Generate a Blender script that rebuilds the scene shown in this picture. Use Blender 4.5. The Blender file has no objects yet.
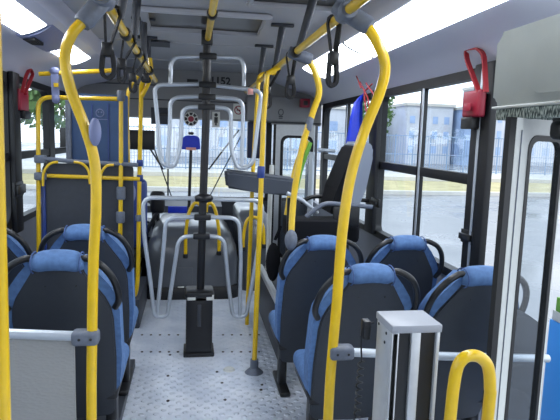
import bpy, bmesh, math, random
from mathutils import Vector, Matrix
random.seed(7)
PI = math.pi
scn = bpy.context.scene
COL = scn.collection

# ------------------------------------------------------------ camera
F_PX = 550.0
CAM_H = 1.55
def _axes():
    F = Vector((192-280, 135-210, F_PX)).normalized()
    s = -0.031
    c = -(s*F.x + F.y)/F.z
    V = Vector((s, 1, c)).normalized()
    return V.cross(F), F, V
AX, AF, AV = _axes()
cam_data = bpy.data.cameras.new('camera')
cam = bpy.data.objects.new('camera', cam_data); COL.objects.link(cam)
cam_data.sensor_width = 36; cam_data.lens = 36*F_PX/560
cam_data.clip_start = 0.02; cam_data.clip_end = 500
right = Vector((AX.x, AF.x, -AV.x)); up = -Vector((AX.y, AF.y, -AV.y)); back = -Vector((AX.z, AF.z, -AV.z))
m = Matrix((right, up, back)).transposed().to_4x4(); m.translation = (0, 0, CAM_H)
cam.matrix_world = m
scn.camera = cam

def at(px, py, Y=None, Z=None, X=None):
    """world point seen at a pixel of the photo, at a known depth / height / side"""
    d = Vector((px-280, py-210, F_PX)); w = (d.dot(AX), d.dot(AF), -d.dot(AV))
    t = Y/w[1] if Y is not None else (X/w[0] if X is not None else (Z-CAM_H)/w[2])
    return Vector((w[0]*t, w[1]*t, w[2]*t+CAM_H))

# ------------------------------------------------------------ world, light, exposure
world = bpy.data.worlds.new('world'); scn.world = world; world.use_nodes = True
wn = world.node_tree.nodes; wl = world.node_tree.links
bg = wn['Background']; bg.inputs['Strength'].default_value = 2.3
tc = wn.new('ShaderNodeTexCoord'); sep = wn.new('ShaderNodeSeparateXYZ'); cr = wn.new('ShaderNodeValToRGB')
wl.new(tc.outputs['Generated'], sep.inputs[0]); wl.new(sep.outputs['Z'], cr.inputs[0]); wl.new(cr.outputs[0], bg.inputs['Color'])
cr.color_ramp.elements[0].position = 0.0; cr.color_ramp.elements[0].color = (.86, .92, 1, 1)
cr.color_ramp.elements[1].position = .6; cr.color_ramp.elements[1].color = (.78, .88, 1, 1)
sun_d = bpy.data.lights.new('sun', 'SUN'); sun_d.energy = 1.0; sun_d.angle = math.radians(20); sun_d.color = (1, .97, .92)
sun = bpy.data.objects.new('sun', sun_d); COL.objects.link(sun)
sun.rotation_euler = (math.radians(38), math.radians(14), 0)
vs = scn.view_settings
vs.view_transform = 'Standard'; vs.look = 'None'; vs.gamma = 1; vs.use_curve_mapping = False
vs.exposure = 0.15

# ------------------------------------------------------------ materials
def lin(c):
    return tuple((x/12.92 if x <= .04045 else ((x+.055)/1.055)**2.4) for x in [v/255 for v in c])
def mat(name, rgb, rough=.5, metal=0, noise=.0, nscale=30, bump=0, bscale=80, emit=0, coat=0, spec=.5):
    M = bpy.data.materials.new(name); M.use_nodes = True
    n = M.node_tree.nodes; l = M.node_tree.links; b = n['Principled BSDF']
    c = lin(rgb)
    b.inputs['Base Color'].default_value = (*c, 1)
    b.inputs['Roughness'].default_value = rough; b.inputs['Metallic'].default_value = metal
    b.inputs['Specular IOR Level'].default_value = spec
    if coat: b.inputs['Coat Weight'].default_value = coat; b.inputs['Coat Roughness'].default_value = .15
    if emit:
        b.inputs['Emission Color'].default_value = (*c, 1); b.inputs['Emission Strength'].default_value = emit
    if noise or bump:
        co = n.new('ShaderNodeTexCoord')
        t = n.new('ShaderNodeTexNoise'); t.inputs['Scale'].default_value = nscale; t.inputs['Detail'].default_value = 5
        l.new(co.outputs['Object'], t.inputs['Vector'])
        if noise:
            mr = n.new('ShaderNodeMapRange'); mr.inputs['From Min'].default_value = .3; mr.inputs['From Max'].default_value = .7
            mr.inputs['To Min'].default_value = 1-noise; mr.inputs['To Max'].default_value = 1+noise
            vm = n.new('ShaderNodeVectorMath'); vm.operation = 'SCALE'; vm.inputs[0].default_value = c
            l.new(t.outputs['Fac'], mr.inputs['Value']); l.new(mr.outputs[0], vm.inputs['Scale']); l.new(vm.outputs[0], b.inputs['Base Color'])
        if bump:
            t2 = n.new('ShaderNodeTexNoise'); t2.inputs['Scale'].default_value = bscale; t2.inputs['Detail'].default_value = 3
            l.new(co.outputs['Object'], t2.inputs['Vector'])
            bp = n.new('ShaderNodeBump'); bp.inputs['Strength'].default_value = bump; bp.inputs['Distance'].default_value = .004
            l.new(t2.outputs['Fac'], bp.inputs['Height']); l.new(bp.outputs[0], b.inputs['Normal'])
    return M
YEL = mat('yellow_paint', (224, 184, 20), .28, noise=.07, nscale=18, coat=.3)
BLUEF = mat('blue_fabric', (84, 117, 163), .85, noise=.16, nscale=45, bump=.35, bscale=300)
SHELL = mat('dark_seat_plastic', (44, 49, 57), .5, bump=.25, bscale=500, noise=.06)
BLACK = mat('black_plastic', (20, 21, 24), .4)
BLACKM = mat('black_steel', (15, 16, 20), .45)
RUBBER = mat('black_rubber', (11, 13, 18), .55)
STRAP = mat('black_webbing', (24, 25, 30), .75, bump=.5, bscale=250)
CLAMP = mat('grey_clamp_plastic', (98, 105, 118), .5, noise=.12, nscale=60)
SILV = mat('silver_steel', (186, 193, 201), .35, .45)
ALU = mat('aluminium', (196, 200, 204), .38, .45, noise=.05)
CEIL = mat('ceiling_grey', (176, 178, 184), .45, noise=.03, nscale=4)
COVE = mat('cove_lilac_grey', (208, 210, 226), .4)
WALLG = mat('wall_grey', (120, 124, 134), .55)
WHITE = mat('white_paint', (205, 208, 205), .4, noise=.04)
BOXW = mat('cover_grey_white', (160, 166, 164), .45, noise=.05, nscale=8)
DGREY = mat('dark_grey_panel', (50, 54, 62), .5, noise=.08)
BULK = mat('bulkhead_grey', (132, 133, 135), .5)
HATCHD = mat('hatch_dark', (44, 43, 43), .3)
BLUEP = mat('blue_panel', (42, 72, 114), .45, noise=.08, nscale=6)
BLUEB = mat('bright_blue_plastic', (22, 52, 190), .45, noise=.1, nscale=20)
NAVY = mat('navy_plastic', (40, 62, 128), .35)
LILAC = mat('lilac_grey_plastic', (120, 128, 165), .45)
RED = mat('red_plastic', (138, 18, 44), .4)
REDS = mat('red_strap', (150, 26, 36), .6)
ENG = mat('engine_cover_grey', (84, 88, 94), .3, noise=.08, nscale=10, coat=.4)
TRAYM = mat('tray_grey', (62, 68, 78), .8)
PINK = mat('pink_lamp', (226, 160, 150), .5)
CREAM = mat('cream_sticker', (214, 214, 208), .5)
GREENP = mat('green_plastic', (110, 170, 60), .5)
DIFF = mat('light_diffuser', (240, 246, 255), .4, emit=13.0)
MATTE = mat('matt_black_vinyl', (20, 21, 25), .9, spec=.15)
CHSH = mat('chair_shell_grey', (128, 136, 150), .45)
SKYBLUE = mat('sky_blue_paint', (62, 160, 246), .4)
BRASS = mat('worn_metal', (150, 120, 90), .5, .6)

def glass(name, tint=(1, 1, 1), fac=.07, rough=0.02):
    M = bpy.data.materials.new(name); M.use_nodes = True
    n = M.node_tree.nodes; l = M.node_tree.links; n.clear()
    o = n.new('ShaderNodeOutputMaterial'); mx = n.new('ShaderNodeMixShader'); t = n.new('ShaderNodeBsdfTransparent')
    g = n.new('ShaderNodeBsdfGlossy'); g.inputs['Roughness'].default_value = rough
    t.inputs['Color'].default_value = (*tint, 1); mx.inputs[0].default_value = fac
    l.new(t.outputs[0], mx.inputs[1]); l.new(g.outputs[0], mx.inputs[2]); l.new(mx.outputs[0], o.inputs[0])
    return M
GLASS = glass('window_glass', (.95, .98, 1))
GLASSD = glass('door_glass', (.86, .9, .93), .10)

def tread():
    M = bpy.data.materials.new('tread_plate'); M.use_nodes = True
    n = M.node_tree.nodes; l = M.node_tree.links; b = n['Principled BSDF']
    b.inputs['Metallic'].default_value = .25
    co = n.new('ShaderNodeTexCoord')
    def wave(rot, sc):
        mp = n.new('ShaderNodeMapping'); mp.inputs['Rotation'].default_value = (0, 0, rot)
        w = n.new('ShaderNodeTexWave'); w.inputs['Scale'].default_value = sc; w.inputs['Distortion'].default_value = 0
        l.new(co.outputs['Object'], mp.inputs['Vector']); l.new(mp.outputs[0], w.inputs['Vector']); return w
    w1, w2 = wave(PI/4, 5.5), wave(-PI/4, 5.5)
    mn = n.new('ShaderNodeMath'); mn.operation = 'MULTIPLY'
    l.new(w1.outputs['Fac'], mn.inputs[0]); l.new(w2.outputs['Fac'], mn.inputs[1])
    rp = n.new('ShaderNodeValToRGB'); rp.color_ramp.elements[0].position = .35; rp.color_ramp.elements[1].position = .7
    l.new(mn.outputs[0], rp.inputs[0])
    bp = n.new('ShaderNodeBump'); bp.inputs['Strength'].default_value = .9; bp.inputs['Distance'].default_value = .008
    l.new(rp.outputs[0], bp.inputs['Height']); l.new(bp.outputs[0], b.inputs['Normal'])
    t = n.new('ShaderNodeTexNoise'); t.inputs['Scale'].default_value = 5; t.inputs['Detail'].default_value = 8
    l.new(co.outputs['Object'], t.inputs['Vector'])
    c1 = n.new('ShaderNodeValToRGB'); c1.color_ramp.elements[0].color = (*lin((196, 206, 222)), 1); c1.color_ramp.elements[1].color = (*lin((228, 234, 244)), 1)
    c1.color_ramp.elements[0].position = .3; c1.color_ramp.elements[1].position = .65
    l.new(t.outputs['Fac'], c1.inputs[0]); l.new(c1.outputs[0], b.inputs['Base Color'])
    r = n.new('ShaderNodeMapRange'); r.inputs['To Min'].default_value = .28; r.inputs['To Max'].default_value = .5
    l.new(t.outputs['Fac'], r.inputs['Value']); l.new(r.outputs[0], b.inputs['Roughness'])
    return M
TREAD = tread()

def asphalt():
    M = bpy.data.materials.new('wet_asphalt'); M.use_nodes = True
    n = M.node_tree.nodes; l = M.node_tree.links; b = n['Principled BSDF']
    co = n.new('ShaderNodeTexCoord')
    t = n.new('ShaderNodeTexNoise'); t.inputs['Scale'].default_value = .35; t.inputs['Detail'].default_value = 9
    l.new(co.outputs['Object'], t.inputs['Vector'])
    c1 = n.new('ShaderNodeValToRGB'); c1.color_ramp.elements[0].color = (*lin((98, 100, 106)), 1); c1.color_ramp.elements[1].color = (*lin((126, 128, 132)), 1)
    c1.color_ramp.elements[0].position = .35; c1.color_ramp.elements[1].position = .62
    l.new(t.outputs['Fac'], c1.inputs[0]); l.new(c1.outputs[0], b.inputs['Base Color'])
    r = n.new('ShaderNodeMapRange'); r.inputs['From Min'].default_value = .35; r.inputs['From Max'].default_value = .65
    r.inputs['To Min'].default_value = .12; r.inputs['To Max'].default_value = .5
    l.new(t.outputs['Fac'], r.inputs['Value']); l.new(r.outputs[0], b.inputs['Roughness'])
    return M
ASPH = asphalt()
GRASS = mat('dry_grass', (168, 158, 118), .9, noise=.2, nscale=1.2)
CONC = mat('pale_concrete', (186, 184, 178), .8, noise=.1, nscale=.6)
PALEW = mat('pale_wall', (188, 192, 200), .8, noise=.12, nscale=.5)
PALEB = mat('pale_blue_wall', (150, 172, 206), .7, noise=.15, nscale=.7)
FENCEM = mat('fence_paint', (120, 142, 168), .6)
DARKF = mat('dark_iron', (40, 44, 48), .6)
LEAF = mat('foliage', (82, 112, 62), .8, noise=.4, nscale=3)
BARK = mat('bark', (84, 72, 60), .9)
# textured privacy glass panel
def ripple():
    M = mat('rippled_panel', (150, 150, 148), .4)
    n = M.node_tree.nodes; l = M.node_tree.links; b = n['Principled BSDF']
    co = n.new('ShaderNodeTexCoord'); v = n.new('ShaderNodeTexVoronoi'); v.inputs['Scale'].default_value = 90
    mp = n.new('ShaderNodeMapping'); mp.inputs['Scale'].default_value = (.6, 1, 1.3)
    l.new(co.outputs['Object'], mp.inputs['Vector']); l.new(mp.outputs[0], v.inputs['Vector'])
    bp = n.new('ShaderNodeBump'); bp.inputs['Strength'].default_value = .6; bp.inputs['Distance'].default_value = .003
    l.new(v.outputs['Distance'], bp.inputs['Height']); l.new(bp.outputs[0], b.inputs['Normal'])
    return M
RIPPLE = ripple()
def brush_mat():
    M = mat('brush_bristle', (88, 104, 104), .8)
    n = M.node_tree.nodes; l = M.node_tree.links; b = n['Principled BSDF']
    co = n.new('ShaderNodeTexCoord'); t = n.new('ShaderNodeTexNoise'); t.inputs['Scale'].default_value = 140; t.inputs['Detail'].default_value = 2
    mp = n.new('ShaderNodeMapping'); mp.inputs['Scale'].default_value = (1, 1, .35)
    r = n.new('ShaderNodeValToRGB'); r.color_ramp.elements[0].color = (*lin((44, 60, 62)), 1); r.color_ramp.elements[1].color = (*lin((178, 190, 184)), 1)
    r.color_ramp.elements[0].position = .42; r.color_ramp.elements[1].position = .62
    l.new(co.outputs['Object'], mp.inputs['Vector']); l.new(mp.outputs[0], t.inputs['Vector']); l.new(t.outputs['Fac'], r.inputs[0]); l.new(r.outputs[0], b.inputs['Base Color'])
    return M
BRUSH = brush_mat()

# ------------------------------------------------------------ mesh helpers
def props(o, label=None, cat=None, group=None, kind=None):
    if label: o['label'] = label
    if cat: o['category'] = cat
    if group: o['group'] = group
    if kind: o['kind'] = kind
    return o
def wloc(p):
    v = Vector((0, 0, 0))
    while p is not None: v = v + p.location; p = p.parent
    return v
def link(name, bm, M, parent=None, smooth=True, angle=40):
    me = bpy.data.meshes.new(name)
    off = wloc(parent)
    bmesh.ops.recalc_face_normals(bm, faces=bm.faces)
    if parent is None:                       # origin at the base centre
        xs = [v.co for v in bm.verts]
        mn = Vector([min(c[i] for c in xs) for i in range(3)]); mx = Vector([max(c[i] for c in xs) for i in range(3)])
        off = Vector(((mn.x+mx.x)/2, (mn.y+mx.y)/2, mn.z))
    for v in bm.verts: v.co -= off
    bm.to_mesh(me); bm.free()
    for m_ in (M if isinstance(M, (list, tuple)) else [M]): me.materials.append(m_)
    if smooth:
        for p in me.polygons: p.use_smooth = True
        try: me.set_sharp_from_angle(angle=math.radians(angle))
        except Exception: pass
    o = bpy.data.objects.new(name, me); COL.objects.link(o)
    if parent is None: o.location = off
    else: o.parent = parent
    return o
def thing(name, label, cat, loc=(0, 0, 0), group=None, kind=None):
    o = bpy.data.objects.new(name, None); o.empty_display_size = .1
    COL.objects.link(o); o.location = Vector(loc)
    return props(o, label, cat, group, kind)
def b_box(bm, lo, hi, bevel=0, seg=2, rot=None):
    lo, hi = Vector(lo), Vector(hi); c = (lo+hi)/2; s = hi-lo
    r = bmesh.ops.create_cube(bm, size=1)
    vs_ = r['verts']
    for v in vs_: v.co = Vector((v.co.x*s.x, v.co.y*s.y, v.co.z*s.z))
    if bevel:
        es = list({e for v in vs_ for e in v.link_edges})
        rb = bmesh.ops.bevel(bm, geom=es, offset=min(bevel, min(abs(q) for q in s)*.49), segments=seg, affect='EDGES', profile=.5)
        vs_ = list({v for f in rb['faces'] for v in f.verts} | {v for v in vs_ if v.is_valid})
        seen = set(vs_); st = list(vs_)
        while st:
            v = st.pop()
            for e in v.link_edges:
                w = e.other_vert(v)
                if w not in seen: seen.add(w); st.append(w)
        vs_ = list(seen)
    for v in vs_:
        if rot: v.co = rot @ v.co
        v.co += c
    return vs_
def box(name, lo, hi, M, parent=None, bevel=0, seg=2, rot=None):
    bm = bmesh.new(); b_box(bm, lo, hi, bevel, seg, rot)
    return link(name, bm, M, parent)
def fillet(pts, r, n=6):
    pts = [Vector(p) for p in pts]
    if r <= 0 or len(pts) < 3: return pts
    out = [pts[0]]
    for i in range(1, len(pts)-1):
        a, b, c = pts[i-1], pts[i], pts[i+1]
        la, lc = (a-b).length, (c-b).length
        d = min(r, la*.48, lc*.48)
        p, q = b+(a-b).normalized()*d, b+(c-b).normalized()*d
        for k in range(n+1):
            t = k/n
            out.append((1-t)**2*p + 2*t*(1-t)*b + t*t*q)
    out.append(pts[-1]); return out
def spline(pts, n=6):
    P = [Vector(p) for p in pts]; P = [P[0]*2-P[1]] + P + [P[-1]*2-P[-2]]
    out = []
    for i in range(1, len(P)-2):
        for k in range(n):
            t = k/n
            out.append(.5*((2*P[i]) + (P[i+1]-P[i-1])*t + (2*P[i-1]-5*P[i]+4*P[i+1]-P[i+2])*t*t + (3*P[i]-P[i-1]-3*P[i+1]+P[i+2])*t**3))
    out.append(P[-2]); return out
def b_tube(bm, pts, r, n=12, flat=None, radii=None, closed=False):
    """sweep a circle (or a flat strap section of flat=(w,t)) along pts"""
    P = [Vector(p) for p in pts]; N = len(P)
    T = []
    for i in range(N):
        if closed: t = P[(i+1) % N]-P[(i-1) % N]
        else: t = P[min(i+1, N-1)]-P[max(i-1, 0)]
        T.append(t.normalized())
    u = T[0].orthogonal().normalized()
    if flat:
        u = flat[2] - T[0]*flat[2].dot(T[0]) if len(flat) > 2 else u
        u.normalize()
    rings = []
    for i in range(N):
        u = (u - T[i]*u.dot(T[i])).normalized(); w = T[i].cross(u)
        ring = []
        rr = radii[i] if radii else r
        if flat:
            a, b = flat[0]/2, flat[1]/2
            for sx, sy in ((-1, -1), (1, -1), (1, 1), (-1, 1)): ring.append(bm.verts.new(P[i]+u*a*sx+w*b*sy))
        else:
            for k in range(n):
                an = 2*PI*k/n; ring.append(bm.verts.new(P[i]+(u*math.cos(an)+w*math.sin(an))*rr))
        rings.append(ring)
    m_ = len(rings[0])
    for i in range(N if closed else N-1):
        A, B = rings[i], rings[(i+1) % N]
        for k in range(m_): bm.faces.new((A[k], A[(k+1) % m_], B[(k+1) % m_], B[k]))
    if not closed:
        bm.faces.new(rings[0][::-1]); bm.faces.new(rings[-1])
def tube(name, pts, r, M, parent=None, fl=0, n=12, fn=6, flat=None, radii=None, closed=False):
    bm = bmesh.new(); b_tube(bm, fillet(pts, fl, fn), r, n, flat, radii, closed)
    return link(name, bm, M, parent, angle=50)
def b_prism(bm, poly, d):
    """poly: list of 3-D points in a plane, extruded by vector d"""
    d = Vector(d); a = [bm.verts.new(Vector(p)) for p in poly]; b = [bm.verts.new(Vector(p)+d) for p in poly]
    n = len(poly); bm.faces.new(a); bm.faces.new(b[::-1])
    for i in range(n): bm.faces.new((a[i], b[i], b[(i+1) % n], a[(i+1) % n]))
def prism(name, poly, d, M, parent=None, bevel=0, smooth=True):
    bm = bmesh.new(); b_prism(bm, poly, d)
    if bevel: bmesh.ops.bevel(bm, geom=list(bm.edges), offset=bevel, segments=2, affect='EDGES', profile=.5)
    return link(name, bm, M, parent, smooth)
def b_ball(bm, c, r, seg=12, rings=8, noise=0):
    res = bmesh.ops.create_uvsphere(bm, u_segments=seg, v_segments=rings, radius=1)
    for v in res['verts']:
        k = 1+random.uniform(-noise, noise)
        v.co = Vector((v.co.x*r[0]*k, v.co.y*r[1]*k, v.co.z*r[2]*k))+Vector(c)
def b_ring(bm, outer, inner, y0, y1):
    """frame between two closed loops (same count) given as (a,b)->point fns"""
    n = len(outer)
    o0 = [bm.verts.new(p) for p in outer]; i0 = [bm.verts.new(p) for p in inner]
    o1 = [bm.verts.new(Vector(p)+y1) for p in outer]; i1 = [bm.verts.new(Vector(p)+y1) for p in inner]
    for k in range(n):
        j = (k+1) % n
        bm.faces.new((o0[k], o0[j], i0[j], i0[k])); bm.faces.new((o1[k], i1[k], i1[j], o1[j]))
        bm.faces.new((o0[k], o1[k], o1[j], o0[j])); bm.faces.new((i0[k], i0[j], i1[j], i1[k]))
def rrect(a0, a1, b0, b1, r, n=5):
    out = []
    for cx, cy, s in ((a1-r, b1-r, 0), (a0+r, b1-r, 1), (a0+r, b0+r, 2), (a1-r, b0+r, 3)):
        for k in range(n+1):
            an = PI/2*s + PI/2*k/n; out.append((cx+r*math.cos(an), cy+r*math.sin(an)))
    return out

XL, XR = -1.32, 1.52          # inner faces of the side walls
YB = -3.6                     # rear of the bus behind the camera
# ------------------------------------------------------------ setting: floor, ceiling, walls
def struct(o): o['kind'] = 'structure'; return o
bm = bmesh.new(); b_box(bm, (XL-.06, YB, -.06), (XR+.06, 7.1, 0)); struct(link('floor', bm, TREAD))
# screws on the tread plate seams
FL = thing('floor_screw_rows', 'rows of dark floor screws and a white round cap on the tread plate aisle', 'floor fittings', (.1, 3.5, 0))
for (px_, py_) in [(x, y) for y in (335, 352) for x in range(142, 260, 9) if not 184 < x < 216]+[(168, 376), (168, 401), (170, 355), (222, 383), (225, 400), (217, 372), (261, 390), (262, 385)]:
    bm = bmesh.new(); p = at(px_, py_, Z=0); r = bmesh.ops.create_cone(bm, cap_ends=True, segments=8, radius1=.010, radius2=.009, depth=.004)
    for v in r['verts']: v.co += Vector((p.x, p.y, .002))
    link('screw', bm, BLACK, FL)
cap = at(229, 370, Z=0); bm = bmesh.new(); r = bmesh.ops.create_cone(bm, cap_ends=True, segments=20, radius1=.04, radius2=.032, depth=.012)
for v in r['verts']: v.co += Vector((cap.x, cap.y, .006))
link('floor_cap', bm, WHITE, FL)['label'] = 'white round floor cap'

# ceiling cross-section (flat centre, light slopes, curved coves down to the window heads)
def section(side):
    c = .1
    if side > 0: return [(.93, 2.28), (.95, 2.20), (.965, 2.18), (1.19, 2.10), (1.26, 2.09), (1.38, 2.06), (1.46, 2.01), (XR, 1.957)]
    return [(.2-x, z) for x, z in section(1)]
def extr(bm, pts, y0, y1, t=.03):
    A = [bm.verts.new((x, y0, z)) for x, z in pts]; B = [bm.verts.new((x, y1, z)) for x, z in pts]
    A2 = [bm.verts.new((x, y0, z+t)) for x, z in pts]; B2 = [bm.verts.new((x, y1, z+t)) for x, z in pts]
    n = len(pts)
    for i in range(n-1):
        bm.faces.new((A[i], A[i+1], B[i+1], B[i])); bm.faces.new((A2[i], B2[i], B2[i+1], A2[i+1]))
    bm.faces.new(A+A2[::-1]); bm.faces.new(B[::-1]+B2)
    bm.faces.new((A[0], B[0], B2[0], A2[0])); bm.faces.new((A[-1], A2[-1], B2[-1], B[-1]))
bm = bmesh.new(); extr(bm, [(-.73, 2.28), (.93, 2.28)], YB, 7.05)
for y in (1.2, 2.85, 4.62, 5.7): b_box(bm, (-.73, y, 2.274), (.93, y+.012, 2.281))     # panel seams
struct(link('ceiling', bm, CEIL))
for s, nm in ((1, 'right'), (-1, 'left')):
    bm = bmesh.new(); extr(bm, section(s), YB, 6.6)
    o = struct(link('trim_'+('1' if s > 0 else '2'), bm, COVE, angle=30))

def wall(side, windows, pillars):
    X = XR if side > 0 else XL; t = .06*side
    nm = 'right' if side > 0 else 'left'
    bm = bmesh.new()
    y_lo = YB
    door = (-.4, 1.9) if side > 0 else None
    spans = [(YB, -.4), (2.60, 7.0)] if side > 0 else [(YB, 7.0)]
    for a, b in spans:
        z0 = .76 if side > 0 else .82
        b_box(bm, (min(X, X+t), a, -.3), (max(X, X+t), b, z0))
        b_box(bm, (min(X, X+t), a, 1.957), (max(X, X+t), b, 2.35))
    if side > 0: b_box(bm, (X, -.4, 1.957), (X+t, 2.6, 2.35))
    struct(link('wall_'+nm, bm, WALLG))
wall(1, 0, 0); wall(-1, 0, 0)
wn_ = [0]
def window(side, y0, y1, ztop=1.93, zbot=.88, fr=.075, transom=1.365, dividers=(), r=.12, fr0=None, latch=None):
    wn_[0] += 1
    X = XR if side > 0 else XL; t = .05*side
    k_ = 1.07 if side > 0 else 1.082
    y0, y1 = y0*k_, y1*k_; ztop = 1.957; zbot = .76 if side > 0 else .82; transom = 1.55+(transom-1.55)*k_; dividers = [q*k_ for q in dividers]
    w = bpy.data.objects.new('window_%d' % wn_[0], None); COL.objects.link(w); w.location = (X, (y0+y1)/2, zbot); w['kind'] = 'structure'
    bm = bmesh.new()
    o = [(X-.006*side, a, b) for a, b in rrect(y0, y1, zbot, ztop, .003)]
    i = [(X-.006*side, a, b) for a, b in rrect(y0+fr, y1-fr, zbot+.05, ztop-.055, r)]
    b_ring(bm, o, i, None, Vector((t+.012*side, 0, 0)))
    link('window_frame', bm, RUBBER, w, angle=30)
    if transom:
        box('transom_bar', (min(X, X+t), y0+fr*.9, transom-.03), (max(X, X+t), y1-fr*.9, transom+.03), RUBBER, w, .004)
    for d in dividers:
        box('divider', (min(X, X+t*.8), d-.016, zbot+.04), (max(X, X+t*.8), d+.022, ztop-.05), RUBBER, w, .003)
        box('glazing_strip', (min(X, X-.006*side), d-.045, zbot+.04), (max(X, X-.006*side), d-.017, ztop-.05), SILV, w, .002)
    bm = bmesh.new(); b_box(bm, (X+t*.5-.002, y0+fr*.8, zbot+.03), (X+t*.5+.002, y1-fr*.8, ztop-.03))
    link('glass_pane', bm, GLASS, w, smooth=False)
    return w
# right side, from the door forward
window(1, 2.56, 4.12, fr=.045, dividers=(3.33,), r=.05)
window(1, 4.14, 6.0, fr=.12, dividers=(5.05,), r=.1)
window(1, -3.5, -2.0); window(1, -2.0, -.45)
# pillar between the right windows with its light edge strip
window(-1, 1.2, 2.5); window(-1, 2.5, 4.05, fr=.09, r=.12); window(-1, 4.05, 5.15, fr=.1, r=.12); window(-1, 5.15, 6.3, fr=.09, r=.1)
window(-1, -3.5, -1.3); window(-1, -1.3, 1.2)
def pillar(nm, side, y0, y1, strip=None):
    X = XR if side > 0 else XL; q = .045*side
    p = thing(nm, None, None, (X, (y0+y1)/2, .78), kind='structure')
    box('pillar_cover', (min(X-q, X-.004*side), y0, .78), (max(X-q, X-.004*side), y1, 1.965), RUBBER, p, .01)
    if strip: box('edge_strip', (X-q-.006, strip, .8), (X-q, strip+.022, 1.95), SILV, p, .002)
pillar('trim_3', 1, 2.60, 2.79, 2.685)
pillar('trim_4', 1, 4.32, 4.52)
pillar('trim_5', -1, 4.30, 4.46)

# small black latches on the pillars
for (a, b, X, lab) in (((461, 228), (472, 246), XR-.05, 'small black window latch low on the right pillar below the red hammer box'),
                       ((371, 197), (378, 208), XR-.06, 'small black window latch on the pillar behind the tall conductor seat'),
                       ((15, 183), (24, 195), XL+.05, 'small black window latch on the left pillar')):
    q0, q1 = at(*a, X=X), at(*b, X=X)
    t_ = thing('window_latch', lab, 'latch', (X, q0.y, q1.z), 'window latches')
    del t_['group']
    y0, y1 = sorted((q0.y, q1.y)); y1 = max(y1, y0+.05)
    sx = .02 if X > 0 else -.02
    box('latch_plate', (min(X, X+sx), y0, q1.z), (max(X, X+sx), y1, q0.z), BLACK, t_, .004)
    box('latch_grip', (min(X-sx, X), y0+.012, q1.z+.02), (max(X-sx, X), y1-.012, q0.z-.02), BLACK, t_, .004)

# front bulkhead over the windscreen
bm = bmesh.new()
b_box(bm, (XL, 6.5, 1.74), (.93, 6.58, 2.28))
b_box(bm, (.93, 6.5, 1.70), (XR, 6.58, 2.30)); b_box(bm, (XL, 6.5, 2.28), (.93, 6.56, 2.3))
b_box(bm, (XL, 6.58, 1.74), (XR, 7.02, 1.80))
struct(link('wall_front', bm, BULK))
bm = bmesh.new()
for z in (1.93, 2.09): b_box(bm, (-1.1, 6.485, z), (.9, 6.499, z+.012))
b_box(bm, (.66, 6.47, 1.72), (XR, 6.5, 1.735))
struct(link('trim_6', bm, DGREY))
bm = bmesh.new(); b_box(bm, (.62, 6.40, 1.74), (1.38, 6.498, 2.02), .02)
struct(link('trim_7', bm, BULK))
bm = bmesh.new(); b_box(bm, (XL, 6.98, -.3), (XR, 7.05, .76)); b_box(bm, (XL-.06, 6.96, 1.74), (XR+.06, 7.06, 2.35))
b_box(bm, (XL-.06, 6.9, -.3), (XL+.05, 7.06, 2.3)); b_box(bm, (XR-.05, 6.9, -.3), (XR+.06, 7.06, 2.3))
struct(link('wall_front_lower', bm, DGREY))
w = bpy.data.objects.new('window_20', None); COL.objects.link(w); w.location = (.1, 7.0, .76); w['kind'] = 'structure'
box('glass_pane', (XL+.05, 7.0, .76), (XR-.05, 7.006, 1.75), GLASS, w)
bm = bmesh.new(); b_box(bm, (XL+.05, 6.97, .74), (XR-.05, 7.02, .78)); b_box(bm, (.93, 6.97, .76), (1.0, 7.02, 1.75))
link('window_frame', bm, RUBBER, w)
# rear wall with a wide rear window (behind the camera)
bm = bmesh.new()
b_box(bm, (XL-.06, YB-.05, -.3), (XR+.06, YB, 1.0)); b_box(bm, (XL-.06, YB-.05, 1.85), (XR+.06, YB, 2.35))
b_box(bm, (XL-.06, YB-.05, 1.0), (XL+.1, YB, 1.85)); b_box(bm, (XR-.1, YB-.05, 1.0), (XR+.06, YB, 1.85))
struct(link('wall_back', bm, WALLG))

# ------------------------------------------------------------ ceiling fittings
def diffuser(side, y0, y1, label):
    sgn = side; f = (lambda x: x) if side > 0 else (lambda x: .2-x)
    t_ = thing('ceiling_light', label, 'light', (f(1.08), (y0+y1)/2, 2.12))
    A = [(f(.975), 2.172), (f(1.03), 2.142), (f(1.12), 2.108), (f(1.185), 2.098)]
    B = [(f(1.19), 2.105), (f(.97), 2.185)]
    if side < 0:
        A = [(-.835, 2.155), (-.88, 2.130), (-.93, 2.108), (-.975, 2.095)]; B = [(-.98, 2.103), (-.83, 2.165)]
    bm = bmesh.new(); poly = [(x, y0, z) for x, z in A+B]; b_prism(bm, poly, (0, y1-y0, 0))
    link('diffuser', bm, DIFF, t_)
    for y in (y0-.012, y1):
        bm = bmesh.new(); b_prism(bm, [(x, y, z-.006) for x, z in A+B], (0, .012, 0)); link('end_cap', bm, WHITE, t_)
diffuser(1, 3.62, 4.95, 'white strip light on the right ceiling slope, the far one by the conductor seat')
diffuser(1, 2.0, 3.58, 'white strip light on the right ceiling slope, above the long window')
diffuser(1, -.2, 1.96, 'white strip light on the right ceiling slope, nearest, over the door cover')
diffuser(-1, 1.4, 3.46, 'white strip light at the upper left corner, nearest on the left slope')
diffuser(-1, 4.1, 4.85, 'short white strip light beyond the round speaker on the left slope')
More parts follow.
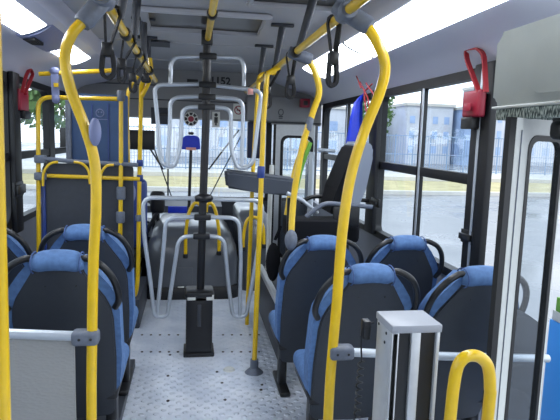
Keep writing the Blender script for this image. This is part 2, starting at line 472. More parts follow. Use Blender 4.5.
# speaker between the left lights
t_ = thing('ceiling_speaker', 'rounded blue grey speaker housing between the two left strip lights', 'speaker', (-.9, 3.75, 2.1))
bm = bmesh.new()
b_prism(bm, [(-.79, 3.48, 2.19), (-.82, 3.48, 2.150), (-.87, 3.48, 2.115), (-.93, 3.48, 2.09), (-1.0, 3.48, 2.08), (-1.04, 3.48, 2.12)], (0, .60, 0)); bmesh.ops.bevel(bm, geom=list(bm.edges), offset=.012, segments=2, affect='EDGES'); link('housing', bm, LILAC, t_)
bm = bmesh.new()
for k in range(7): b_box(bm, (-.99, 3.54+k*.03, 2.074), (-.92, 3.552+k*.03, 2.10), .003)
link('grille', bm, BLACK, t_)

# roof hatches
def hatch(name, corners, label, deep=.0):
    c = sum(corners, Vector())/4
    t_ = thing(name, label, 'hatch', (c.x, c.y, 2.24))
    P = [Vector((p.x, p.y, 2.275)) for p in corners]
    inn = [c.lerp(p, .88) for p in P]; inn = [Vector((p.x, p.y, 2.275)) for p in inn]
    bm = bmesh.new(); b_ring(bm, [p-Vector((0, 0, .03)) for p in P], [p-Vector((0, 0, .03)) for p in inn], None, Vector((0, 0, .03)))
    bmesh.ops.bevel(bm, geom=list(bm.edges), offset=.008, segments=2, affect='EDGES')
    link('hatch_rim', bm, CEIL, t_)
    bm = bmesh.new(); b_prism(bm, [p-Vector((0, 0, .004)) for p in inn], (0, 0, .003)); link('hatch_cover', bm, HATCHD, t_)
Z = 2.25
hatch('roof_hatch', [Vector((-.31, 3.36, Z)), Vector((.47, 3.36, Z)), Vector((.49, 3.98, Z)), Vector((-.33, 3.98, Z))], 'wide dark roof hatch with pale rim ahead of the central post')
hatch('roof_hatch', [Vector((.28, 2.2, Z)), Vector((.82, 2.2, Z)), Vector((.78, 3.10, Z)), Vector((.28, 3.10, Z))], 'dark grey roof vent cut by the top edge, right of centre')
v0 = at(150, 43, Z=2.28)
t_ = thing('ceiling_slot', 'narrow grey slot panel on the ceiling left of the central post', 'vent', (v0.x, v0.y, 2.27))
q = [at(140, 40, Z=2.27), at(170, 42, Z=2.27), at(170, 47, Z=2.27), at(140, 45, Z=2.27)]
bm = bmesh.new(); b_prism(bm, q, (0, 0, -.006)); link('slot_cover', bm, DGREY, t_)

# ------------------------------------------------------------ ceiling handrails
def collar(parent, p, d, r=.03, L=.07, M=CLAMP, name='clamp'):
    p = Vector(p); d = Vector(d).normalized()
    bm = bmesh.new(); b_tube(bm, [p-d*L/2, p-d*L*.4, p+d*L*.4, p+d*L/2], r, 12, radii=[r*.86, r, r, r*.86]); return link(name, bm, M, parent)
RT = .0175
t_ = thing('ceiling_handrail', 'yellow handrail along the right of the ceiling, carrying the dark T brackets', 'handrail', (.53, 3.0, 1.99))
rr = [(.53, .4, 1.995), (.53, 5.6, 1.995)]
tube('rail', rr, RT, YEL, t_)
for y in (2.9, 4.0, 5.2): collar(t_, (.53, y, 1.995), (0, 1, 0), .027, .09, BLACK, 'rail_joint')
for y, dx in ((2.25, .12), (3.0, .08), (3.75, .04), (4.6, .03)):
    bm = bmesh.new(); bt = Vector((.53+dx*.3, y, 2.005)); tp = Vector((.53+dx, y-.12, 2.265))
    b_tube(bm, [bt, tp], .018, 10, radii=[.015, .024])
    b_box(bm, tp+Vector((-.075, -.02, -.006)), tp+Vector((.075, .02, .014)), .006); link('bracket', bm, DGREY, t_)
t_ = thing('ceiling_handrail', 'yellow handrail along the left of the ceiling, hung with a row of black straps', 'handrail', (-.3, 3.0, 1.98))
tube('rail', [(-.29, .3, 1.985), (-.30, 4.75, 1.985)], RT, YEL, t_)
for y in (2.6, 3.15, 4.05): collar(t_, (-.295, y, 1.985), (0, 1, 0), .027, .08, BLACK, 'rail_joint')
for y, dx in ((2.35, .02), (3.0, -.02), (3.7, -.05), (4.4, -.08)):
    bm = bmesh.new(); bt = Vector((-.295+dx*.3, y, 2.0)); tp = Vector((-.26+dx, y, 2.265))
    b_tube(bm, [bt, tp], .018, 10, radii=[.015, .024])
    b_box(bm, tp+Vector((-.075, -.02, -.006)), tp+Vector((.075, .02, .014)), .006); link('bracket', bm, DGREY, t_)
t_ = thing('ceiling_handrail', 'short yellow handrail under the roof hatch ending at the black central post', 'handrail', (.1, 3.3, 2.19))
tube('rail', [(.1, 1.0, 2.19), (.098, 3.8, 2.19)], .02, YEL, t_)
collar(t_, (.1, 3.05, 2.19), (0, 1, 0), .03, .06, BLACK, 'rail_joint')

# ------------------------------------------------------------ grab poles
def polyY(spec, fl=.12, sm=True):
    P = [at(x, y, Y=Y) for x, y, Y in spec]
    return spline(P, 8) if sm else fillet(P, fl)
def oval(parent, p, rx, rz, M, name):
    bm = bmesh.new(); b_ball(bm, p, (rx, .018, rz), 16, 10); return link(name, bm, M, parent)
# near right bent pole
a = at(350, 8, Y=1.92)
t_ = thing('grab_pole', 'large bent yellow grab pole in the right foreground, in front of the blue seats', 'pole', (.52, 1.9, 0))
b_ = Vector((.53, 1.95, 1.995))
P = [b_, at(362, 22, Y=1.92), at(377, 42, Y=1.9), at(385, 66, Y=1.9), at(380, 92, Y=1.9), at(363, 135, Y=1.9), at(350, 180, Y=1.9), at(342, 235, Y=1.9), at(337, 300, Y=1.9), at(333, 345, Y=1.9), at(329, 400, Y=1.9)]
P.append(Vector((P[-1].x, 1.9, 0.0)))
bm = bmesh.new(); b_tube(bm, spline(P, 8), .019, 14); link('pole', bm, YEL, t_)
collar(t_, P[0].lerp(P[1], .45), P[1]-P[0], .032, .15, CLAMP, 'elbow_joint')
collar(t_, b_, (0, 1, 0), .034, .10, CLAMP, 'rail_joint')
bm = bmesh.new(); c0 = at(339, 352, Y=1.9)
b_box(bm, c0+Vector((-.038, -.028, -.026)), c0+Vector((.055, .028, .026)), .014, 3); link('clamp', bm, CLAMP, t_)
for dx in (-.012, .03):
    bm = bmesh.new(); b_ball(bm, c0+Vector((dx, -.029, 0)), (.005, .003, .005), 8, 6); link('screw', bm, BLACK, t_)
collar(t_, (P[-1].x, 1.9, .02), (0, 0, 1), .045, .04, DGREY, 'foot')
# silver rail from it to the door
t_ = thing('partition_rail', 'horizontal silver rail behind the door box and yellow hoop, right foreground', 'rail', (.9, 1.92, .74))
tube('rail', [at(346, 352, Y=1.9), at(437, 356, Y=1.92), at(548, 358.5, Y=1.95)], .0165, SILV, t_)

t_ = thing('draught_screen', 'smoky dark screen seen low through the open door glass', 'screen', (1.3, 2.02, 0))
SMOKE = mat('smoked_plastic', (46, 54, 66), .25, noise=.25, nscale=9)
sc = [at(x, y, Y=2.01) for x, y in ((508, 300), (520, 310), (530, 316), (538, 322), (544, 334))]
sc += [Vector((sc[-1].x, 2.01, 0)), Vector((sc[0].x, 2.01, 0))]
prism('panel', sc, (0, .012, 0), SMOKE, t_)
# near left bent pole
t_ = thing('grab_pole', 'large bent yellow grab pole in the left foreground with an oval grey pad', 'pole', (-.34, 1.9, 0))
b_ = Vector((-.29, 1.95, 1.985))
P = [b_, at(88, 17, Y=1.92), at(72, 34, Y=1.9), at(65, 58, Y=1.9), at(71, 90, Y=1.9), at(86, 130, Y=1.9), at(95, 165, Y=1.9), at(96, 210, Y=1.9), at(93.5, 260, Y=1.9), at(92, 340, Y=1.9), at(91.5, 415, Y=1.9)]
P.append(Vector((P[-1].x, 1.9, 0)))
bm = bmesh.new(); b_tube(bm, spline(P, 8), .0175, 14); link('pole', bm, YEL, t_)
collar(t_, P[0].lerp(P[1], .62), P[1]-P[0], .032, .13, CLAMP, 'elbow_joint')
collar(t_, b_, (0, 1, 0), .034, .10, CLAMP, 'rail_joint')
oval(t_, at(95, 132, Y=1.875), .020, .046, LILAC, 'oval_pad')['label'] = 'oval pale grey pad'
bm = bmesh.new(); c0 = at(86.5, 337, Y=1.9)
b_box(bm, c0+Vector((-.048, -.028, -.026)), c0+Vector((.043, .028, .026)), .014, 3); link('clamp', bm, CLAMP, t_)
for dx in (-.02, .018):
    bm = bmesh.new(); b_ball(bm, c0+Vector((dx, -.029, 0)), (.005, .003, .005), 8, 6); link('screw', bm, BLACK, t_)
collar(t_, (P[-1].x, 1.9, .02), (0, 0, 1), .045, .04, DGREY, 'foot')
t_ = thing('partition_panel', 'rippled grey panel under a silver rail at the lower left', 'partition', (-.55, 1.9, .25))
r0, r1 = at(74, 336, Y=1.9), at(-60, 331, Y=1.9)
tube('rail', [r0, r1], .017, SILV, t_)
prism('panel', [Vector((r0.x+.0, 1.905, r0.z-.012)), Vector((r1.x, 1.905, r1.z-.012)), Vector((r1.x, 1.905, .2)), Vector((r0.x, 1.905, .2))], (0, .008, 0), RIPPLE, t_)
for X in (r1.x, r0.x-.02):
    box('support', (X-.012, 1.9, 0), (X+.012, 1.92, .3), SILV, t_, .003)

# pole cut by the left edge
t_ = thing('grab_pole', 'yellow grab pole cut off by the left edge of the picture', 'pole', (-.39, 1.2, 0))
tube('pole', [(-.39, 1.2, 2.27), (-.397, 1.2, 1.4), (-.41, 1.2, 0)], .019, YEL, t_)
collar(t_, (-.405, 1.2, .02), (0, 0, 1), .045, .04, DGREY, 'foot')

# middle right bent pole ending on the seat corner
t_ = thing('grab_pole', 'bent yellow grab pole rising from the farther right aisle seat to the ceiling rail', 'pole', (.55, 2.98, .9))
b_ = Vector((.53, 2.95, 1.995))
P = [b_, at(306, 58, Y=2.95), at(315, 72, Y=2.95), at(319, 92, Y=2.95), at(313, 112, Y=2.95), at(304, 140, Y=2.95), at(297, 175, Y=2.95), at(293, 205, Y=2.95), at(291, 238, Y=2.93)]
bm = bmesh.new(); b_tube(bm, spline(P, 8), .0175, 12); link('pole', bm, YEL, t_)
collar(t_, P[0].lerp(P[1], .5), P[1]-P[0], .032, .13, CLAMP, 'elbow_joint')
pm = [at(311, 117, Y=2.95), at(307.5, 131, Y=2.95)]; collar(t_, pm[0].lerp(pm[1], .5), pm[1]-pm[0], .0195, .075, CLAMP, 'grey_tape')
bm = bmesh.new(); b_ball(bm, at(291, 240, Y=2.92), (.035, .035, .058), 14, 10); link('seat_clamp', bm, CLAMP, t_)

# straight yellow pole at turnstile exit (right of the post)
t_ = thing('grab_pole', 'straight yellow floor pole between the turnstile and the right seats', 'pole', (.422, 3.46, 0))
P = [at(267, 74, Y=3.46), at(263.5, 120, Y=3.46), Vector((.422, 3.46, 0))]
tube('pole', P, .0165, YEL, t_)
bm = bmesh.new(); r = bmesh.ops.create_cone(bm, cap_ends=True, segments=20, radius1=.062, radius2=.03, depth=.03)
for v in r['verts']: v.co += Vector((.422, 3.46, .016))
b_tube(bm, [(.422, 3.46, .02), (.422, 3.46, .09)], .027, 14); link('foot', bm, CLAMP, t_)
collar(t_, at(261, 172, Y=3.46), (0, 0, 1), .024, .075, NAVY, 'band')
tube('rail_link', [at(267, 74, Y=3.46), (.53, 3.46, 1.985)], .0165, YEL, t_)
# second yellow pole just behind it, plus its horizontal branch
t_ = thing('grab_pole', 'yellow pole close behind the turnstile arms, bending toward the entrance', 'pole', at(256, 170, Y=4.3)*1)
P = [at(276, 73, Y=4.4), at(259, 74, Y=4.4), at(257, 100, Y=4.4), at(253, 170, Y=4.4)]
t_.location = (P[-1].x, 4.4, 0); P.append(Vector((P[-1].x-.02, 4.4, 0)))
tube('pole', P, .0165, YEL, t_, .05)

# left group of poles by the driver partition
t_ = thing('grab_pole', 'yellow pole just left of the turnstile, right one of the left cluster', 'pole', (-.33, 3.9, 0))
P = [Vector((-.30, 4.1, 1.985)), at(142, 84, Y=4.3), at(141, 105, Y=4.4), at(139, 200, Y=4.45), at(138, 270, Y=4.45), at(136, 292, Y=4.45)]
t_.location = (P[-1].x, 4.45, .24); P.append(Vector((P[-1].x-.03, 4.45, .24)))
bm = bmesh.new(); b_tube(bm, spline(P, 5), .017, 12); link('pole', bm, YEL, t_)
bm = bmesh.new(); b_tube(bm, spline([at(150, 58, Y=4.3), at(151, 72, Y=4.3), at(148, 84, Y=4.32), at(142, 96, Y=4.36)], 5), .0165, 12); link('branch', bm, YEL, t_)
for y in (163, 178, 218): collar(t_, at(140 if y < 200 else 138.5, y, Y=4.44), (0, 0, 1), .025, .05, NAVY if y < 200 else CLAMP, 'band')
t_ = thing('grab_pole', 'yellow corner pole at the aisle end of the driver partition', 'pole', (-.55, 4.4, 0))
P = [at(121, 93, Y=4.4), at(121, 160, Y=4.4), at(120.5, 215, Y=4.4), at(119, 300, Y=4.4)]; P.append(Vector((P[-1].x, 4.4, 0)))
t_.location = (P[-1].x, 4.4, 0)
tube('pole', P, .0165, YEL, t_)
collar(t_, at(121, 96, Y=4.4), (0, 0, 1), .03, .08, CLAMP); collar(t_, at(121, 193, Y=4.4), (0, 0, 1), .034, .1, CLAMP); collar(t_, at(120.5, 217, Y=4.4), (0, 0, 1), .034, .09, CLAMP)
t_ = thing('grab_pole', 'thin yellow pole deeper in, between the two poles of the left cluster', 'pole', (-.6, 5.2, 0))
P = [at(138, 76, Y=4.9), at(131, 86, Y=4.9), at(127.5, 100, Y=4.9), at(128, 150, Y=4.9), at(129, 186, Y=4.9)]; P.append(Vector((P[-1].x, 4.9, 0)))
t_.location = (P[-1].x, 4.9, 0)
bm = bmesh.new(); b_tube(bm, spline(P, 5), .0165, 12); link('pole', bm, YEL, t_)
oval(t_, at(130, 193, Y=4.86), .05, .09, LILAC, 'ticket_box')['label'] = 'small pale grey box clamped on the pole'

bm = bmesh.new(); b_box(bm, (XL, 4.36, 0), (-.47, 6.4, .24), .01); b_box(bm, (-.6, 4.36, 0), (-.40, 5.1, .24), .01); o = struct(link('floor_driver', bm, DGREY))
# driver partition frame
t_ = thing('driver_partition', 'dark partition behind the driver framed by yellow pipes with yellow corner handles', 'partition', (-.85, 4.45, 0))
YP = 4.42
tube('pipe_frame', [at(120, 99, Y=YP), at(38, 97, Y=YP), Vector((at(37, 240, Y=YP).x, YP, .1))], .0165, YEL, t_, .09)
tube('top_rail', [at(112, 70.5, Y=YP), at(39, 74, Y=YP)], .0165, YEL, t_)
tube('cross_rail', [at(41, 175.5, Y=YP), at(140, 179, Y=YP)], .0155, YEL, t_)
tube('grey_rail', [at(37, 158, Y=YP-.02), at(80, 162, Y=YP-.02), at(138, 165, Y=YP-.02)], .017, CLAMP, t_)
for p_ in ((38.5, 159), (38.5, 176)):
    c0 = at(*p_, Y=YP-.01); bm = bmesh.new(); b_box(bm, c0+Vector((-.028, -.03, -.03)), c0+Vector((.06, .02, .03)), .012); link('clamp', bm, CLAMP, t_)
bm = bmesh.new(); c0, c1 = at(54.5, 71, Y=YP-.02), at(56, 99, Y=YP-.02)
b_tube(bm, [c0+Vector((0, 0, .01)), c0.lerp(c1, .4), c1-Vector((0, 0, .02))], .03, flat=(.05, .03, Vector((1, 0, 0))))
b_ball(bm, c0, (.036, .03, .03)); b_ball(bm, c1, (.03, .03, .035)); link('hanging_bracket', bm, LILAC, t_)
box('band', at(56, 85, Y=YP-.05)+Vector((-.016, -.004, -.014)), at(56, 85, Y=YP-.05)+Vector((.016, .012, .014)), YEL, t_)
def pan(name, x0, y0, x1, y1, Y, M, t=.02, parent=t_, r=.05):
    a, b = at(x0, y0, Y=Y), at(x1, y1, Y=Y)
    bm = bmesh.new(); b_prism(bm, [(u, Y, v) for u, v in rrect(min(a.x, b.x), max(a.x, b.x), min(a.z, b.z), max(a.z, b.z), r)], (0, t, 0)); return link(name, bm, M, parent)
pan('lower_panel', 42, 163, 97, 330, 4.46, DGREY, parent=t_)
pan('lower_panel', 99, 163, 134, 330, 4.46, DGREY, parent=t_)
for pts in ([(43, 186), (43, 172), (50, 163), (58, 162)], [(74, 162), (82, 163), (89, 170), (90, 184)], [(100, 186), (101, 172), (107, 165), (114, 165)]):
    tube('corner_handle', [at(x, y, Y=YP-.04) for x, y in pts], .010, YEL, t_, .06)
bm = bmesh.new(); a0 = at(43.5, 180, Y=4.45); b_box(bm, (a0.x-.02, 4.44, .15), (a0.x+.012, 4.47, a0.z), .004); link('blue_edge', bm, NAVY, t_)
# blue screen above
t_ = thing('blue_screen', 'blue screen panel with a small round emblem above the dark partition', 'screen', (-.75, 4.62, 1.3))
pan('panel', 70, 93, 128, 166, 4.62, BLUEP, parent=t_, r=.015)
a0 = at(68, 96, Y=4.6); box('edge_post', (a0.x-.02, 4.58, 0), (a0.x+.02, 4.62, a0.z), CLAMP, t_, .006)
for x in (92, 108):
    a0 = at(x, 104, Y=4.612); a1 = at(x, 160, Y=4.612); box('fold_line', (a0.x-.004, 4.608, a1.z), (a0.x+.004, 4.621, a0.z), NAVY, t_)
a0 = at(100, 113, Y=4.61); bm = bmesh.new()
N = 20; b_tube(bm, [a0+Vector((math.cos(2*PI*k/N)*.03, 0, math.sin(2*PI*k/N)*.03)) for k in range(N)], .004, 6, closed=True)
b_ball(bm, a0+Vector((-.012, 0, .006)), (.007, .003, .007), 8, 6); b_ball(bm, a0+Vector((.012, 0, .006)), (.007, .003, .007), 8, 6)
b_box(bm, a0+Vector((-.06, -.002, -.052)), a0+Vector((.06, .002, -.048)))
link('emblem', bm, LILAC, t_)

# ------------------------------------------------------------ hanging straps
def strap(px_, py0, py1, Y, X, label, w=.05, bunch=False):
    z0 = (1.995 if X > 0 else 1.985)
    bot = at(px_, py1, Y=Y)
    t_ = thing('hand_strap', label, 'strap', (X, Y, bot.z), 'black hand straps on the ceiling rails'); del t_['group']
    top = Vector((X, Y, z0+.022)); mid = Vector((bot.x, Y, z0+(bot.z-z0)*.55))
    bm = bmesh.new()
    b_tube(bm, [mid+Vector((-.006, 0, 0)), Vector((X-.026, Y-.012, z0-.01)), Vector((X-.018, Y-.005, z0+.018)), top, Vector((X+.018, Y+.005, z0+.018)), Vector((X+.026, Y+.012, z0-.01)), mid+Vector((.006, 0, 0))], .01, flat=(.028, .006, Vector((0, 1, 0))))
    link('webbing', bm, STRAP, t_)
    h = mid.z-bot.z
    bm = bmesh.new()
    lp = [mid+Vector((-.012, 0, 0)), mid+Vector((-w/2, 0, -h*.45)), mid+Vector((-w/2, 0, -h*.85)), mid+Vector((0, 0, -h)), mid+Vector((w/2, 0, -h*.85)), mid+Vector((w/2, 0, -h*.45)), mid+Vector((.012, 0, 0))]
    b_tube(bm, spline(lp, 5), .011, flat=(.034, .014, Vector((0, 1, 0)))); link('grip_loop', bm, STRAP, t_)
    bm = bmesh.new(); b_box(bm, mid+Vector((-.02, -.022, -.03)), mid+Vector((.02, .022, .02)), .006); link('buckle', bm, BLACK, t_)
strap(108, 15, 78, 2.15, -.29, 'near black hand strap hanging beside the left bent pole', .04)
strap(122, 45, 82, 2.75, -.296, 'black hand strap hanging second along the left rail', .03)
strap(133, 52, 92, 3.35, -.298, 'black hand strap hanging third along the left rail', .03)
strap(146, 62, 82, 3.95, -.30, 'farthest black hand strap on the left rail, by the turnstile pole', .05)
strap(332, 12, 86, 2.12, .53, 'near black hand strap hanging at the right bent pole joint', .03)
strap(290, 48, 98, 3.05, .53, 'black hand strap on the right rail beside the farther bent pole', .04)
strap(267, 70, 108, 3.6, .53, 'dark hand strap bunched on the right rail above the straight floor pole', .04)

# ------------------------------------------------------------ turnstile
YT = 3.84
t_ = thing('turnstile', 'black central turnstile post with curved silver barrier bars above and below', 'turnstile', (.062, YT, 0))
T = lambda x, y, dy=0: at(x, y, Y=YT+dy)
tube('post', [Vector((.093, YT, 2.215)), T(206, 120), T(203, 200), Vector((.064, YT, .1))], .027, BLACKM, t_, n=16)
box('post_head', Vector((.055, YT-.04, 2.15)), Vector((.131, YT+.04, 2.245)), BLACK, t_, .008)
bm = bmesh.new(); b_box(bm, (-.03, YT-.09, 0.0), (.155, YT+.09, .41), .012); b_box(bm, (-.045, YT-.10, 0), (.17, YT+.10, .03), .006); link('pedestal', bm, BLACKM, t_)
box('pedestal_slot', (.05, YT-.094, .22), (.075, YT-.088, .38), DGREY, t_, .003)
for x0, x1 in ((187.5, 195.5), (206, 213.5)):
    a0 = T(x0, 296.5); a1 = T(x1, 291); box('label_plate', (a0.x, YT-.098, a0.z), (a1.x, YT-.09, a1.z), CREAM, t_, .002)['label'] = 'white label plate'
bm = bmesh.new(); b_box(bm, (-.04, YT-.1, .42), (.165, YT+.1, .47), .02); link('pedestal_collar', bm, BLACK, t_)
def bar(pts, fl=.07, r=.0145): tube('barrier_bar', [T(*p) for p in pts], r, SILV, t_, fl, n=10)
bar([(205, 56.5), (176, 57), (171, 63), (170.5, 84)]); bar([(208, 56.5), (240, 58), (244, 65), (244, 86)])
# hanging loops, left and right of the post
bar([(205, 84), (154, 85), (158, 125), (161, 164), (174, 168), (180, 150), (182.5, 107.5), (205, 107)], .06)
bar([(205, 96.5), (170, 97.5), (170, 125), (167.5, 165)], .07)
bar([(208, 84.5), (262, 91), (259.5, 110), (253, 165), (238, 170), (231, 150), (231, 108.5), (208, 107)], .06)
bar([(208, 97), (243, 99.5), (243, 125), (241.5, 166)], .07)
# lower loops
bar([(202, 198.5), (143, 197.5), (144, 235), (151, 285), (154, 316), (167, 317), (171, 290), (179, 236.5), (201, 236)], .07)
bar([(201, 217), (166, 217.5), (163, 255), (157, 316)], .07)
bar([(204, 199), (263, 200.5), (260, 235), (251, 290), (246, 317), (233, 317), (229, 290), (224, 237), (203, 236)], .07)
bar([(203, 217), (239, 218), (241, 255), (239.5, 317)], .07)
for y, x in ((56.5, 208), (85, 207.5), (97, 207), (107, 206.5), (198.5, 203.5), (217, 202.5), (236, 201.5)):
    c0 = T(x, y); bm = bmesh.new(); b_box(bm, c0+Vector((-.058, -.036, -.02)), c0+Vector((.058, .036, .02)), .008); link('clamp', bm, BLACK, t_)
bm = bmesh.new(); b_ball(bm, T(204, 198, -.01), (.066, .05, .032), 16, 10); link('hub', bm, BLACK, t_)

# ------------------------------------------------------------ engine cover and hoops
def loft(bm, rings, cap=True):
    R = [[bm.verts.new(p) for p in r] for r in rings]; n = len(R[0])
    for i in range(len(R)-1):
        for k in range(n): bm.faces.new((R[i][k], R[i][(k+1) % n], R[i+1][(k+1) % n], R[i+1][k]))
    if cap: bm.faces.new(R[0][::-1]); bm.faces.new(R[-1])
t_ = thing('engine_cover', 'large rounded dark grey engine cover on the floor ahead of the turnstile', 'engine cover', (.03, 5.8, 0))
def rr3(x0, x1, y0, y1, r, z): return [(a, b, z) for a, b in rrect(x0, x1, y0, y1, r, 6)]
bm = bmesh.new()
loft(bm, [rr3(-.42, .46, 5.18, 6.38, .16, .10), rr3(-.42, .46, 5.18, 6.38, .16, .34), rr3(-.41, .44, 5.2, 6.38, .18, .48), rr3(-.39, .40, 5.25, 6.38, .2, .57), rr3(-.36, .34, 5.34, 6.38, .22, .63), rr3(-.31, .28, 5.48, 6.36, .2, .665), rr3(-.2, .18, 5.7, 6.3, .1, .675)])
link('cover', bm, ENG, t_, angle=60)
bm = bmesh.new(); loft(bm, [rr3(-.45, .48, 5.13, 6.4, .16, 0), rr3(-.45, .48, 5.13, 6.4, .16, .07), rr3(-.43, .465, 5.16, 6.39, .15, .11)]); link('base_trim', bm, RUBBER, t_)
box('access_plate', (-.16, 5.172, .14), (.02, 5.184, .30), ENG, t_, .004)
for k, X in enumerate((-.12, .05)): box('latch', (X-.0, 5.16, .08), (X+.06, 5.17, .12), CREAM, t_, .003)
t_ = thing('side_cover', 'smaller smooth grey cover between the engine cover and the entrance', 'cover', (.6, 5.9, 0))
bm = bmesh.new()
loft(bm, [rr3(.49, .80, 5.40, 6.4, .1, 0), rr3(.49, .80, 5.40, 6.4, .1, .4), rr3(.48, .80, 5.42, 6.4, .12, .62), rr3(.47, .78, 5.5, 6.4, .12, .76), rr3(.5, .72, 5.6, 6.35, .1, .80)])
link('cover', bm, ENG, t_, angle=60)
def hoop(name, pts, label, Y=5.17, r=.0165):
    P = [at(x, y, Y=Y+dy) for x, y, dy in pts]
    t_ = thing(name, label, 'grab rail', (P[0].x, Y, P[-1].z))
    bm = bmesh.new(); b_tube(bm, spline(P, 6), r, 12); link('rail', bm, YEL, t_)
    for p_ in ((P[0], P[-1]) if len(P) > 5 else (P[-1],)): collar(t_, p_, (0, 0, 1), .024, .04, BLACK, 'foot')
hoop('cover_grab_rail', [(201, 214, .0), (201, 206, 0), (195, 203, 0), (189, 213, 0), (186, 232, 0), (185.5, 256, 0)], 'yellow bowed grab rail on the engine cover, left of the post')
hoop('cover_grab_rail', [(206, 214, .0), (207, 205, 0), (212, 204, 0), (216, 213, 0), (219, 232, 0), (219, 253, 0)], 'yellow bowed grab rail on the engine cover, right of the post')
hoop('cover_grab_rail', [(264, 246, .0), (263, 227, 0), (257, 218, 0), (248, 219, 0), (244, 232, 0), (243, 249, 0)], 'yellow hooped grab rail on the smaller grey cover', 5.38)

# ------------------------------------------------------------ front of the bus
t_ = thing('dashboard', 'dark dashboard below the windscreen with pale instrument hood and wheel', 'dashboard', (-.5, 6.6, 0))
bm = bmesh.new(); b_prism(bm, [(XL+.06, 6.5, 0), (XL+.06, 6.42, .62), (XL+.06, 6.5, .72), (XL+.06, 6.95, .75), (XL+.06, 6.95, 0)], (1.62, 0, 0)); link('panel', bm, DGREY, t_)
bm = bmesh.new(); c0 = at(170, 221, Y=6.1); loft(bm, [rr3(c0.x-.35, c0.x+.14, 5.95, 6.45, .08, c0.z-.15), rr3(c0.x-.35, c0.x+.14, 5.95, 6.45, .08, c0.z-.02), rr3(c0.x-.3, c0.x+.1, 6.0, 6.4, .08, c0.z+.05)]); link('instrument_hood', bm, ALU, t_)
a0, a1 = at(168, 213, Y=5.94), at(187, 206.5, Y=5.94); box('blue_plate', (a0.x, 5.93, a0.z), (a1.x, 5.96, a1.z), BLUEB, t_, .004)
c0 = at(146, 214, Y=6.0); bm = bmesh.new(); N = 28
b_tube(bm, [c0+Vector((math.cos(2*PI*k/N)*.23-.12, math.sin(2*PI*k/N)*.17, math.sin(2*PI*k/N)*.15)) for k in range(N)], .015, 8, closed=True)
for an in (PI/2, PI*1.2, PI*1.8): b_tube(bm, [c0+Vector((-.12, 0, -.02)), c0+Vector((math.cos(an)*.23-.12, math.sin(an)*.17, math.sin(an)*.15))], .012, 8)
link('steering_wheel', bm, BLACK, t_)
bm = bmesh.new(); c0 = at(158, 205, Y=5.9)
for dx, h in ((0, .0), (-.045, .03)): b_tube(bm, [c0+Vector((dx, 0, -.35)), c0+Vector((dx, 0, h))], .016, 8, radii=[.012, .022])
link('gear_lever', bm, BLACK, t_)
t_ = thing('driver_seat', 'dark blue high driver seat half hidden behind the left pole cluster', 'seat', (-.62, 5.35, 0))
bm = bmesh.new(); b_box(bm, (-.85, 5.35, .45), (-.42, 5.45, 1.12), .05, 3); link('backrest', bm, NAVY, t_)
bm = bmesh.new(); b_box(bm, (-.85, 5.4, .34), (-.42, 5.85, .45), .04, 3); link('seat', bm, DGREY, t_)
bm = bmesh.new(); b_box(bm, (-.78, 5.45, 0), (-.5, 5.75, .34), .02); link('pedestal', bm, BLACK, t_)
c0 = at(160, 198, Y=5.7)
t_ = thing('monitor', 'dark rounded monitor back beside the driver, left of the blue box', 'monitor', (c0.x, 5.7, .6))
bm = bmesh.new(); b_box(bm, c0+Vector((-.10, -.03, -.16)), c0+Vector((.05, .05, .07)), .04, 3); link('casing', bm, BLACK, t_)
b2 = c0+Vector((-.03, 0, -.16)); tube('stand', [b2+Vector((0,0,.02)), b2+Vector((-.1, -.02, -.2)), Vector((-.5, 5.72, 0))], .02, BLACK, t_)
# blue validator on black post
c0 = at(191, 144, Y=6.3)
t_ = thing('card_reader', 'blue hooded card reader box on a thin black post before the windscreen', 'card reader', (c0.x, 6.3, .7))
bm = bmesh.new(); e = [at(x, y, Y=6.26) for x, y in ((181.5, 149.5), (182.5, 138), (186, 135.5), (196, 135.5), (199.5, 138), (200.5, 149.5))]
b_prism(bm, e, (0, .10, 0)); bmesh.ops.bevel(bm, geom=list(bm.edges), offset=.008, segments=2, affect='EDGES'); link('hood', bm, BLUEB, t_)
a0, a1 = at(186, 150, Y=6.25), at(196, 147.5, Y=6.25); box('pink_strip', (a0.x, 6.245, a0.z), (a1.x, 6.26, a1.z), PINK, t_)
tube('post', [at(191, 149, Y=6.31), Vector((at(189, 200, Y=6.31).x, 6.31, .73))], .018, BLACK, t_)
box('cap', at(191, 133, Y=6.3)+Vector((-.03, -.01, -.02)), at(191, 133, Y=6.3)+Vector((.03, .04, .012)), BLACK, t_, .006)
# dark boxes hanging in the upper corners of the windscreen (mirrors / sunshade)
t_ = thing('sun_visor', 'black sun visor in the upper left corner of the windscreen', 'visor', (at(140, 140, Y=6.8).x, 6.8, 1.4))
a0, a1 = at(60, 147.5, Y=6.8), at(155, 134, Y=6.8); bm = bmesh.new(); b_box(bm, (a0.x, 6.79, a0.z), (a1.x, 6.82, 1.59), .01); link('visor', bm, BLACK, t_)
t_ = thing('route_box', 'navy route display box hanging at the right of the windscreen', 'display box', (at(257, 145, Y=6.6).x, 6.6, 1.3))
a0, a1 = at(247, 158, Y=6.6), at(262, 122, Y=6.6); bm = bmesh.new(); b_box(bm, (a0.x, 6.56, a0.z), (a1.x, 6.66, a1.z), .012); link('casing', bm, mat('navy_dark', (26, 34, 66), .5), t_)
